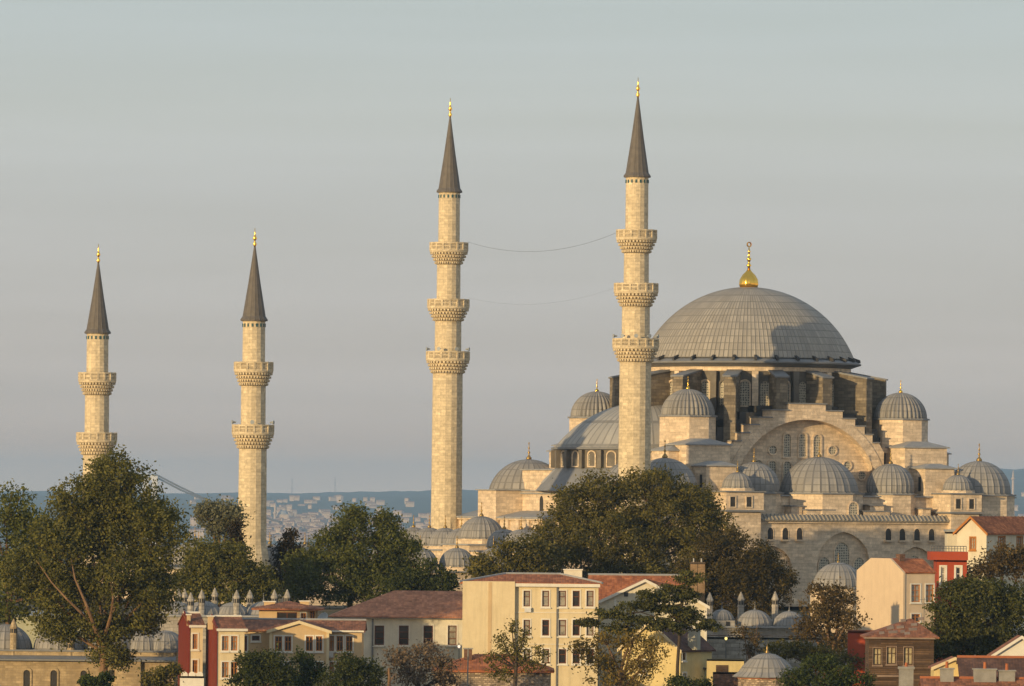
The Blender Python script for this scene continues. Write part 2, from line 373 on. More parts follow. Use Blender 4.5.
k = NT('haze_air'); k.t.links.new(k.n('ShaderNodeVolumePrincipled', {'Color': (.46, .7, 1.0, 1), 'Density': 4.6e-5, 'Anisotropy': .1}).outputs[0], k.out.inputs['Volume'])
hz = MB(); hz.box(-5500, 5500, -500, 32500, -113, 175); struct(hz.build('haze', 'haze_air'), 'stuff')

# ------------------------------------------------------------------ the mosque frame
TH = R(24.4); DC = W(748, 360, 900); MO = Vector((DC.x, 900, -13.7)); MD = Vector((math.cos(TH), math.sin(TH), 0)); MV = Vector((-math.sin(TH), math.cos(TH), 0))
def luz(px, py, v):
    t, z = hit(px, py, MO + MV * v, MD); return t, z + 13.7
def lvz(px, py, u):
    t, z = hit(px, py, MO + MD * u, MV); return t, z + 13.7
def mw(u, v, z): return MO + MD * u + MV * v + Vector((0, 0, z))

mosque = empty('mosque', MO, 'great domed stone mosque with stepped arch behind the trees', 'mosque', TH)
U, Nf, Nl = (1, 0, 0), (0, -1, 0), (-1, 0, 0)
m = MB()   # outer hall walls
m.box(-30.9, 31, -28.4, 29, 0, 11.2)
m.box(-27.5, 27.5, -25, 25, 11.2, 14.55)
bays = [(-31, -14.6, None), (-14.6, -6, (-10.6, 3.0, 8.0)), (-6, 6, (0, 3.95, 9.9)), (6, 14.6, (10.8, 3.0, 8.0)), (14.6, 31, None)]
for a, b, ar in bays:
    if ar:
        ap = [(ar[0] + q, z) for q, z in arch_pts(ar[1] * 2, ar[2], True, 8, ar[1] * 1.05)]
        m.ext((0, -28.4, 0), U, Nf, [(a, 0), (a, 11.2), (b, 11.2), (b, 0)] + ap[::-1], .0, .6)
    else: m.box(a, b, -29, -28.4, 0, 11.2)
m.box(-31.25, 31.2, -29.3, -28.9, 11.0, 11.25); m.box(-31.3, -30.9, -28.9, 29.2, 11.0, 11.25)
for i in range(9):   # corbelled cornice on the court side
    pass
for y0 in np.arange(-27, 28.5, 3.4): m.box(-31.2, -30.9, y0 - .5, y0 + .5, 9.9, 11.0)
hall = m.build('hall_wall', 'mosque_stone', mosque)
m = MB()
m.ext((-31.2, 0, 0), (0, -1, 0), (1, 0, 0), [(28.5, 11.25), (29.55, 11.25), (29.6, 11.4), (28.65, 12.1), (28.5, 12.1)], 0, 62.4)
for q in np.arange(-31, 31.1, .58): m.tube([(q, -29.62, 11.38), (q, -28.62, 12.15)], .13, 6)
m.build('ribbed_eave', 'eave_lead', mosque)
m = MB(); m.box(-31.4, 31.4, -28.6, -24.4, 11.2, 11.42); m.box(-31.45, -26.9, -24.4, 29.3, 11.2, 11.42); m.box(-27.9, 27.9, -25.4, 25.4, 14.55, 14.75)
m.add([(-31.3, -24, 11.42), (-27.5, -24, 12.3), (-27.5, 28, 12.3), (-31.3, 28, 11.42)], [(0, 1, 2, 3)])
m.build('lead_roof', 'pale_lead', mosque)
for s_ in (0, -10.6, 10.8):   # lattice windows inside the blind arches
    k_ = 1 if s_ == 0 else .8
    arch_window(hall, (s_, -28.4, 5.3 * k_), U, Nf, 2.1 * k_, 3.2 * k_, pointed=True, ring=.2)
    for d_ in (-2.6, 2.6): arch_window(hall, (s_ + d_ * k_, -28.4, 4.0 * k_), U, Nf, 1.6 * k_, 2.5 * k_, pointed=True, ring=.18)
simple('niche_dark', (.05, .045, .04), (.03, .03, .03))
for q in (6.6, 8.7, 10.9, 13.1, -6.6, -8.7, -10.9, -13.1):
    a = MB(); a.ext((q, -29, 8.85), U, Nf, arch_pts(.85, 1.55, True, 4), .0, .03); a.cur = 1
    i_ = arch_pts(.85, 1.55, True, 4); a.ring((q, -29, 8.85), U, Nf, i_, [(x * 1.2, z * 1.05) for x, z in i_], 0, .08); a.box(q - .6, q + .6, -29.45, -29, 8.6, 8.82)
    a.build('window', ['niche_dark', 'mosque_stone'], hall)

# aisle domes with their bases: five along the near side and five along the far side, corner ones larger
ad = [(-24, -24, 4.3, 4.3), (-10.5, -23.2, 3.3, 3.9), (-.7, -23, 5.2, 4.7), (9.9, -23.2, 3.05, 3.9), (22.9, -24, 4.2, 4.4), (-22.8, 21.7, 5.4, 4.2), (24, 24, 4.3, 3.9), (-9.8, 23.2, 3.3, 3.5), (0, 23, 5.1, 4.4), (9.8, 23.2, 3.3, 3.5)]
for u_, v_, r_, h_ in ad:
    b = MB(); b.prism(ngon(8, r_ * 1.09 + .25, (u_, v_), R(22.5)), 11.2, 14.85)
    bo = b.build('dome_base', 'mosque_stone', mosque)
    e = MB(); e.prism(ngon(8, r_ * 1.09 + .5, (u_, v_), R(22.5)), 14.85, 15.05); e.build('eave', 'lead_flat', bo)
    dome('dome', mosque, (u_, v_, 15.15), r_, h_, 28, 'lead_small', finial=2.4 if abs(u_) > 20 else 1.9)
    if v_ < 0 and abs(u_) < 20 and r_ > 5: arch_window(bo, (1.6, v_ - (r_ * 1.09 + .25) * .924, 11.9), U, Nf, 1.3, 1.9)
# low walls between the dome bases on the near side
for a, b, y0, y1, t in ((-6.8, -5.2, -27, -24, 13.2), (4.9, 7.0, -27, -24, 13.4), (12.8, 14, -27, -24, 13.0), (-5.2, -1.2, -28.3, -27.3, 12.7), (3.3, 7.2, -28.2, -27.2, 12.6)):
    m = MB(); m.box(a, b, y0, y1, 11.42, t); o = m.build('low_wall', 'mosque_stone', mosque); m = MB(); m.box(a - .2, b + .2, y0 - .2, y1 + .1, t, t + .15); m.build('coping', 'lead_flat', o)
# stair turrets with cupolas
for u_ in (-15.3, 17.0):
    hw_ = 2.75 if u_ < 0 else 2.35; u_ += 0 if u_ < 0 else .6
    t = MB(); t.box(u_ - hw_ + .25, u_ + hw_ - .25, -30.0, -24.4, 0, 12.7); t.box(u_ - hw_, u_ + hw_, -30.3, -24.2, 12.7, 15.0)
    to = t.build('stair_turret', 'mosque_stone', mosque)
    e = MB(); e.box(u_ - hw_ - .25, u_ + hw_ + .25, -30.55, -24, 15.0, 15.2); e.box(u_ - hw_ - .2, u_ + hw_ + .2, -30.5, -24.1, 12.45, 12.7); e.build('cornice', 'lead_flat', to)
    for dd in (.2, -2.2) if u_ < 0 else (.4, -1.6):
        wn = MB(); wn.box(u_ + dd, u_ + dd + .75, -30.34, -30.31, 13.1, 14.4); wn.cur = 1
        wn.ring((u_ + dd + .375, -30.3, 13.75), U, Nf, [(-.37, -.65), (.37, -.65), (.37, .65), (-.37, .65)], [(-.52, -.8), (.52, -.8), (.52, .8), (-.52, .8)], 0, .12)
        wn.build('window', ['niche_dark', 'mosque_stone'], to)
    b = MB(); b.prism(ngon(12, 2.25, (u_ + .3, -27.4)), 15.2, 15.55); b.build('cupola_base', 'mosque_stone', to)
    dome('cupola', mosque, (u_ + .3, -27.4, 15.65), 2.0, 2.0, 20, 'lead_small', finial=1.5, flare=.2)

def pyr_block(x0, x1, y0, y1, z0, z1, rise=.9, name='buttress_block'):
    b = MB(); b.box(x0, x1, y0, y1, z0, z1); o = b.build(name, 'mosque_stone', mosque)
    r_ = MB(); p = [(x0 - .3, y0 - .3), (x1 + .3, y0 - .3), (x1 + .3, y1 + .3), (x0 - .3, y1 + .3)]; r_.prism(p, z1, z1 + .15); r_.prism(p, z1 + .15, z1 + rise, .3, ((x0 + x1) / 2, (y0 + y1) / 2)); r_.build('roof', 'pale_lead', o); return o
for s_ in (-1, 1):
    u_ = 16.3 * s_
    pyr_block(u_ - 3.2, u_ + 3.2, -21.2, -15.6, 14.6, 21.2, .9)
    o = pyr_block(u_ - 2.2, u_ + 2.2, -25.2, -21.2, 14.7, 18.4, .7)
    wn = MB(); wn.box(u_ - 2.24, u_ - 2.21, -24, -23.3, 15.4, 17.3); wn.build('window', 'niche_dark', o)
    pyr_block(u_ - 3.0, u_ + 3.0, 15.6, 21, 14.6, 21.2, .9); pyr_block(u_ - 2.2, u_ + 2.2, 21, 25, 14.7, 18.4, .7)
    v_ = 16.3 * s_
    pyr_block(-21.0, -15.7, v_ - 2.6, v_ + 2.6, 14.6, 20.4, .9); pyr_block(-25.5, -21, 3.2 if s_ > 0 else v_ - 2.4, v_ + 1.6, 14.7, 17.8, .25)
    o = pyr_block(-31.5, -26.8, v_ - 3.0, v_ + 3.0, 0, 15.0, .12)
    pyr_block(15.7, 21.0, v_ - 2.6, v_ + 2.6, 14.6, 20.4, .9); pyr_block(21.0, 25.5, v_ - 2.3, v_ + 2.3, 14.7, 17.8, .6)
pyr_block(-27.6, -24, -2.5, 13.2, 11.3, 14.9, .1, 'court_side_block')
wn = MB(); wn.ext((-27.6, 6.9, 11.9), (0, -1, 0), Nl, arch_pts(1.1, 2.4, True, 4), 0, .05); wn.build('door', 'niche_dark', mosque)
pyr_block(-28.4, -25.6, .6, 4.4, 14.8, 16.0, 1.9)

# weight towers with fluted domes
for u_ in (-16, 16):
    for v_ in (-14.3, 14.3):
        t = MB(); t.prism(ngon(8, 3.75, (u_, v_), R(22.5)), 20.5, 25.0); to = t.build('weight_tower', 'mosque_stone', mosque)
        e = MB(); e.prism(ngon(8, 4.0, (u_, v_), R(22.5)), 25.0, 25.22); e.build('eave', 'lead_flat', to)
        dome('fluted_dome', mosque, (u_, v_, 25.25), 3.5, 3.5, 36, 'lead_small', melon=True, finial=1.7, fin_mat='gold', flare=.12)
# crossing block, stepped arches and tympanum walls
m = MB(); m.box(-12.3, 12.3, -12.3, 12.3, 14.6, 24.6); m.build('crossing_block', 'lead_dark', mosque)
ST = [(2.75, 26.9), (5.3, 26.0), (7.2, 25.0), (8.65, 24.0), (9.85, 22.9), (10.85, 21.8)]
for s_ in (-1, 1):
    Rn, cz = 11.08, 13.75
    right = []; prev = 0
    for hw, z in ST: right += [(prev, z), (hw, z)]; prev = hw
    outl = right + [(11.6, 20.6), (11.6, 14.6)]; outl = [(-a, z) for a, z in outl[1:][::-1]] + outl[1:]
    a1 = math.acos((14.6 - cz) / Rn)
    arc = [(Rn * math.sin(a1 - 2 * a1 * i / 32), cz + Rn * math.cos(a1 - 2 * a1 * i / 32)) for i in range(33)]
    arc = [p for p in arc if abs(p[0]) < 11.5]
    st = MB(); st.ext((0, 0, 0), U, (0, s_, 0), outl + [(q[0], q[1]) for q in arc], 15.2, 18.0); so = st.build('stepped_arch', 'mosque_stone', mosque)
    vs = MB()   # voussoir ring standing proud of the wall
    n = 30; aa = math.acos((17.6 - cz) / Rn)
    for i in range(n):
        t0 = -aa + 2 * aa * (i + .012) / n; t1 = -aa + 2 * aa * (i + .988) / n
        vs.ext((0, 0, 0), U, (0, s_, 0), [(q * math.sin(t), cz + q * math.cos(t)) for q, t in ((Rn, t0), (Rn, t1), (12.35, t1), (12.35, t0))], 17.9, 18.12)
    vs.build('arch_ring', 'mosque_stone', so)
    cp = MB(); prev = 0
    for hw, z in ST:
        for sg in (-1, 1):
            x0, x1 = sorted((sg * (prev - .05), sg * (hw + .12))); cp.box(x0, x1, *sorted((s_ * 15.1, s_ * 18.2)), z, z + .16)
        prev = hw
    cp.build('coping', 'lead_flat', so)
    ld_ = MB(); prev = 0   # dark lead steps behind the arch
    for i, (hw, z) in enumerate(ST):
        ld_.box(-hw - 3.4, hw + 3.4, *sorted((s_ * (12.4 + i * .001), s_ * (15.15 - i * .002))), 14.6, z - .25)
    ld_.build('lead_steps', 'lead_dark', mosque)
    ty = MB(); a2 = math.acos((14.6 - cz) / 11.6); ty.ext((0, 0, 0), U, (0, s_, 0), [(11.6 * math.sin(-a2 + 2 * a2 * i / 24), cz + 11.6 * math.cos(-a2 + 2 * a2 * i / 24)) for i in range(25)], 15.4, 16.3); tyo = ty.build('tympanum', 'mosque_stone', mosque)
    if s_ < 0:
        for px, y0, y1, w_ in ((787, 434, 457, 1.05), (802.5, 433.5, 457, 1.05), (817, 435, 457, 1.05), (772, 461, 481, 1.1), (787, 461.5, 481, 1.1), (802, 461, 480, 1.1), (817, 461, 480, 1.1)):
            u0, z1 = luz(px, y0, -16.3); _, z0 = luz(px, y1, -16.3); arch_window(tyo, (u0, -16.3, z0), U, Nf, w_, z1 - z0, ring=.2, proud=.18)
        for px, py, w_ in ((772.5, 450, 1.15), (832, 450.5, 1.15), (847, 465.5, 1.1), (861.5, 475.5, 1.1), (758, 464, 1.1), (745, 474, 1.1)):
            u0, z0 = luz(px, py, -16.3); arch_window(tyo, (u0, -16.3, z0), U, Nf, w_, w_, ring=.17, proud=.18, rnd=True)
# semi domes on the long axis
for s_ in (-1, 1):
    cx_ = 15 * s_
    d = MB(); d.lathe([(12.55, 14.6), (12.55, 20.55)], 64, (cx_, 0)); do = d.build('semidome_drum', 'drum_lead', mosque)
    e = MB(); e.lathe([(12.6, 20.5), (13.1, 20.6), (13.15, 20.85), (12.5, 20.95)], 64, (cx_, 0)); e.build('eave', 'lead_flat', do)
    sk = MB(); sk.lathe([(15.2, 15.0), (12.7, 18.0), (12.5, 18.1)], 64, (cx_, 0)); sk.build('lead_skirt', 'lead_flat', do)
    for i in range(13):
        a = math.pi / 2 + s_ * 0 + (math.pi * (i + .5) / 13); a = a if s_ < 0 else a + math.pi
        ca, sa = math.cos(a), math.sin(a)
        arch_window(do, (cx_ + 12.5 * ca, 12.5 * sa, 18.35), (-sa, ca, 0), (ca, sa, 0), 1.15, 1.95, ring=.16, proud=.14)
        b_ = a + math.pi / 26; ca, sa = math.cos(b_), math.sin(b_); p = MB(); p.ext((cx_ + 12.4 * ca, 12.4 * sa, 0), (-sa, ca, 0), (ca, sa, 0), [(-.3, 18.1), (.3, 18.1), (.3, 20.5), (-.3, 20.5)], 0, .75); p.build('pilaster', 'drum_lead', do)
    dome('semidome', mosque, (cx_, 0, 20.95), 12.5, 6.2, 44, 'lead_mid', 14, .07, flare=.3)
    for v_ in ((-10.5,) if s_ < 0 else (-10.5, 10.5)):   # exedra domes
        b = MB(); b.lathe([(5.0, 14.6), (5.0, 15.6)], 24, (s_ * 22, v_)); b.build('exedra_base', 'mosque_stone', mosque)
        dome('exedra', mosque, (s_ * 22, v_, 15.6), 4.9, 3.6, 28, 'lead_small')
# main drum: thirty two windows, sixteen radial buttresses
d = MB(); d.lathe([(14.6, 24.4), (14.6, 25.4), (13.85, 25.6), (13.85, 32.0)], 96); drum = d.build('drum', 'drum_lead', mosque)
d = MB(); d.lathe([(13.8, 31.35), (14.05, 31.35), (14.05, 31.9), (13.8, 31.9)], 96); d.build('stone_band', 'mosque_stone', drum)
e = MB(); e.lathe([(13.9, 31.9), (14.7, 32.2), (15.4, 32.42), (15.45, 32.6), (14.9, 32.85), (13.6, 33.3)], 128); e.build('cornice', 'lead_flat', drum)
for i in range(32):
    a = R(5.625 + 11.25 * i); ca, sa = math.cos(a), math.sin(a)
    arch_window(drum, (13.82 * ca, 13.82 * sa, 26.7), (-sa, ca, 0), (ca, sa, 0), 1.3, 3.3, ring=.2, proud=.2, mat=('lattice', 'mosque_stone' if i % 2 else 'drum_lead'))
    a = R(11.25 * i); ca, sa = math.cos(a), math.sin(a); T, Nn = (-sa, ca, 0), (ca, sa, 0)
    st = MB(); st.ext((0, 0, 0), Nn, T, [(14.0, 32.8), (15.4, 32.8), (15.35, 33.15), (14.1, 33.6)], -.16, .16); st.build('cornice_block', 'lead_dark', drum)
    if i % 2:
        ro_, zb_ = (17.5, 25.3) if abs(sa) > .9 else (18.9, 19.5)
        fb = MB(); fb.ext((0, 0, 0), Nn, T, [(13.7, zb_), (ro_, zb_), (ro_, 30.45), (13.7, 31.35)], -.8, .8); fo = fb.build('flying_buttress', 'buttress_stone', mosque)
        cpp = MB(); cpp.ext((0, 0, 0), Nn, T, [(13.8, 31.34), (ro_ + .2, 30.42), (ro_ + .2, 30.62), (13.8, 31.58)], -1.0, 1.0); cpp.build('coping', 'lead_flat', fo)
        pass
    else:
        p = MB(); p.ext((0, 0, 0), Nn, T, [(13.6, 25.6), (14.75, 25.6), (14.6, 31.3), (13.6, 31.3)], -.42, .42); p.build('pilaster', 'mosque_stone' if i % 4 else 'drum_lead', drum)
md = dome('main_dome', mosque, (0, 0, 33.15), 14.45, 9.9, 144, 'lead_big', 26, .07, flare=0)
f = MB()
bulb = [(1.15, -.15), (1.28, .35), (1.22, 1.0), (.85, 1.65), (.4, 2.1), (.22, 2.4)]
f.lathe(bulb, 48, mod=lambda j: 1 + .05 * abs(math.sin(math.pi * j / 4)))
f.lathe([(.2, 2.4), (.17, 2.75), (.36, 2.95), (.17, 3.15), (.15, 3.45), (.2, 3.55), (.34, 3.85), (.15, 4.05), (.12, 4.7), (.24, 4.85), (.1, 5.0), (.09, 5.4)], 12)
f.ring((0, 0, 5.8), U, (0, 1, 0), [(.22 * math.cos(2 * math.pi * i / 16), .22 * math.sin(2 * math.pi * i / 16)) for i in range(16)], [(.36 * math.cos(2 * math.pi * i / 16), .36 * math.sin(2 * math.pi * i / 16)) for i in range(16)], -.08, .08)
f.build('finial', 'gold', md, True, (0, 0, 9.9))

# ------------------------------------------------------------------ courtyard
court = empty('courtyard_arcade', mw(-57, 0, 0), 'arcaded mosque courtyard of small lead domes between the four minarets', 'courtyard', TH)
m = MB()
m.box(-27, 25.7, -29, -22.5, 0, 4.3); m.box(-27, 25.7, 22.5, 29, 0, 4.3); m.box(-27, -20.5, -22.5, 22.5, 0, 4.3)
m.box(13.9, 25.6, -27, -4.4, 0, 6.8); m.box(13.9, 25.6, 4.4, 27, 0, 6.8); m.box(13.7, 25.6, -4.4, 4.4, 0, 7.6)
cw = m.build('arcade_wall', 'mosque_stone', court)
m = MB(); m.box(-27.3, 25.7, -29.3, -22.3, 4.3, 4.45); m.box(-27.3, 25.7, 22.3, 29.3, 4.3, 4.45); m.box(-27.3, -20.2, -22.3, 22.3, 4.3, 4.45)
m.box(13.6, 25.65, -27.3, -4.5, 6.8, 6.95); m.box(13.6, 25.65, 4.5, 27.3, 6.8, 6.95); m.box(13.4, 25.65, -4.5, 4.5, 7.6, 7.78); m.build('lead_roof', 'pale_lead', court)
for s_ in (-1, 1):
    for q in np.arange(-23.5, 12, 5.2):
        b = MB(); b.prism(ngon(8, 2.45, (q, s_ * 25.6)), 4.4, 5.1); b.build('dome_base', 'mosque_stone', court)
        dome('dome', court, (q, s_ * 25.6, 5.1), 2.25, 2.35, 20, 'lead_small', 8, finial=1.6, flare=.15)
for q in (-18, -12.8, -7, 0, 7, 12.8, 18):
    dome('dome', court, (-23.8, q, 5.0), 2.4 if q else 3.0, 2.3 if q else 3.0, 20, 'lead_small', 8, finial=1.8, flare=.15)
for q in (-23.2, -17.8, -12.4, -7, 7, 12.4, 17.8, 23.2):
    b = MB(); b.prism(ngon(8, 2.45, (17.6, q)), 6.9, 7.5); b.build('dome_base', 'mosque_stone', court)
    dome('dome', court, (17.6, q, 7.5), 2.3, 2.35, 20, 'lead_small', 8, finial=1.7, flare=.15)
b = MB(); b.prism(ngon(8, 3.4, (17.4, 0), R(22.5)), 7.7, 8.6); b.build('dome_base', 'mosque_stone', court)
dome('portal_dome', court, (17.4, 0, 8.6), 3.1, 2.9, 24, 'lead_small', 10, finial=1.9, flare=.3)

# ------------------------------------------------------------------ minarets
def minaret(label, px, pyref, Y, rails, cone, tip, fin, radii, zbase, speakers=0, rr=None):
    """rails: pixel rows of the balcony rail tops, cone/tip/fin: rows of the cone foot, cone top, finial top; radii: shaft radii bottom to top"""
    P = W(px, pyref, Y); Z = lambda py: W(px, py, Y).z - zbase
    root = empty('minaret', (P.x, Y, zbase), label, 'minaret', R(5), 'stone minarets of the great mosque')
    rz = sorted(Z(r) for r in rails); zc = Z(cone)
    m = MB(); lv = [0] + rz + [zc]
    fl = lambda j: 1 - (.012 if j % 4 == 2 else 0)
    for i in range(len(lv) - 1):
        r0 = radii[i]; a = lv[i] - (1.0 if i else 0); b = lv[i + 1] - (2.6 if i < len(rz) else 0)
        pr = [(r0, a), (r0 * .985, b - .2), (r0 * 1.04, b - .15), (r0 * 1.04, b)]
        if i == 0: pr = [(r0 * 1.3, 0), (r0 * 1.3, 5.5), (r0 * 1.02, 8.5), (r0 * 1.02, 10)] + pr[1:]
        m.lathe(pr, 16, a0=R(11.25))
    m.build('shaft', 'minaret_stone', root)
    for i, z in enumerate(rz):
        ri = radii[i]; ro = rr[i] if rr else ri + .95
        b = MB(); zb = z - 1.15
        b.lathe([(ri, zb - 1.9), (ri + .15, zb - 1.5), (ro - .3, zb - .35), (ro + .02, zb - .2), (ro + .05, zb), (ri, zb)], 48)
        N = 36
        for t in range(4):
            rad = ri + .12 + (ro - ri - .15) * (t + 1) / 4
            for j in range(N):
                a = 2 * math.pi * (j + .5 * (t % 2)) / N; ca, sa = math.cos(a), math.sin(a)
                b.ext((0, 0, 0), (ca, sa, 0), (-sa, ca, 0), [(ri - .05, zb - 1.95 + t * .43), (rad, zb - 1.95 + t * .43 + .15), (rad, zb - 1.95 + t * .43 + .42), (ri - .05, zb - 1.95 + t * .43 + .42)], -.52 * math.pi * rad / N, .52 * math.pi * rad / N)
        bo = b.build('balcony', 'minaret_stone', root)
        p = MB(); N = 16
        p.lathe([(ro - .16, zb), (ro + .04, zb), (ro + .04, zb + .2), (ro - .16, zb + .2)], N, cap=False); p.lathe([(ro - .18, z - .2), (ro + .07, z - .2), (ro + .07, z), (ro - .18, z), (ro - .18, z - .2)], N, cap=False)
        p.lathe([(ro - .14, zb + .55), (ro + .0, zb + .55), (ro + .0, zb + .68), (ro - .14, zb + .68), (ro - .14, zb + .55)], N, cap=False)
        for j in range(N):
            c0 = Vector(((ro - .07) * math.cos(2 * math.pi * j / N), (ro - .07) * math.sin(2 * math.pi * j / N), 0)); a1 = 2 * math.pi * (j + 1) / N; c1 = Vector(((ro - .07) * math.cos(a1), (ro - .07) * math.sin(a1), 0))
            ux = (c1 - c0).normalized(); nn = Vector((ux.y, -ux.x, 0)); ln = (c1 - c0).length
            p.ext(c0, ux, nn, [(-.13, zb), (.13, zb), (.13, z + .02), (-.13, z + .02)], -.1, .12)
            for q in range(1, 7): w_ = .042; p.ext(c0, ux, nn, [(ln * q / 7 - w_, zb + .15), (ln * q / 7 + w_, zb + .15), (ln * q / 7 + w_, z - .1), (ln * q / 7 - w_, z - .1)], -.05, .05)
        p.build('parapet', 'minaret_stone', bo)
    rt = radii[-1]
    tb = MB()
    for j in range(16):
        a = 2 * math.pi * (j + .5) / 16; ca, sa = math.cos(a), math.sin(a); tb.ext(((rt - .06) * ca, (rt - .06) * sa, 0), (-sa, ca, 0), (ca, sa, 0), [(-.11, zc - .85), (.11, zc - .85), (.11, zc - .42), (-.11, zc - .42)], 0, .1)
    tb.build('tile_band', 'tile_teal', root)
    c = MB(); zt = Z(tip); c.lathe([(rt, zc - .12), (rt + .22, zc - .1), (rt + .24, zc + .1), (rt * .98, zc + .5), (rt * .52, zc + (zt - zc) * .5), (.1, zt)], 64, mod=lambda j: 1 + (.03 if j % 4 == 0 else 0))
    c.build('cone_roof', 'cone_lead', root)
    f = MB(); h = Z(fin) - zt; f.lathe([(.11, -.2), (.13, .0), (.26, h * .12), (.1, h * .24), (.1, h * .3), (.28, h * .42), (.14, h * .55), (.07, h * .68), (.1, h * .74), (.05, h * .8), (.04, h)], 10)
    f.build('finial', 'gold', root, True, (0, 0, zt))
    for j in range(speakers):
        a = R(-90 + (-70 + 140 * j / max(1, speakers - 1))) - R(5); q = MB(); q.lathe([(.1, -.3), (.11, -.1), (.25, .2), (.27, .24)], 12)
        o = q.build('loudspeaker', 'zinc_sheet', root, loc=((radii[0] + .8) * math.cos(a), (radii[0] + .8) * math.sin(a), rz[0] + .3)); o.rotation_euler = (0, R(90), a)
    return root
NT_ = minaret('tall three balcony minaret directly left of the main dome', 634.6, 450, 860.8, (338.6, 283.3, 229.9), 176.7, 97.0, 77.5, (2.1, 1.85, 1.65, 1.5), -14.2, 5, (2.98, 2.85, 2.62))
FT_ = minaret('tall three balcony minaret standing behind the arcade, seen down to its base', 447, 450, 913, (351.4, 299.2, 242.5), 191.9, 116.8, 98, (2.12, 1.86, 1.66, 1.5), -14.2, 4, (2.98, 2.86, 2.62))
minaret('short two balcony minaret in open sky, second from the left', 252.6, 480, 839, (424.7, 362), 320.3, 246, 228, (1.8, 1.6, 1.46), -14.2, 3, (2.63, 2.45))
minaret('short two balcony minaret rising out of the big plane tree, leftmost one', 96.6, 450, 891, (432.5, 372.5), 333, 262.5, 244, (1.87, 1.67, 1.5), -14.2, 0, (2.7, 2.5))
def wire(label, a, b, sag, rad=.016):
    a, b = Vector(a), Vector(b); m = MB(); o0 = (a + b) / 2
    m.tube([a + (b - a) * t - Vector((0, 0, sag * 4 * t * (1 - t))) - o0 for t in np.linspace(0, 1, 25)], rad, 5)
    o = m.build('cable', 'wire'); o.location = o0; tag(o, label, 'cable')
wire('upper dark cable sagging between the two tall minarets', W(468, 242, 913), W(618, 232, 860.8), 1.9)
wire('lower faint cable sagging between the two tall minarets', W(469, 298, 913), W(617, 287, 860.8), 1.5, .007)

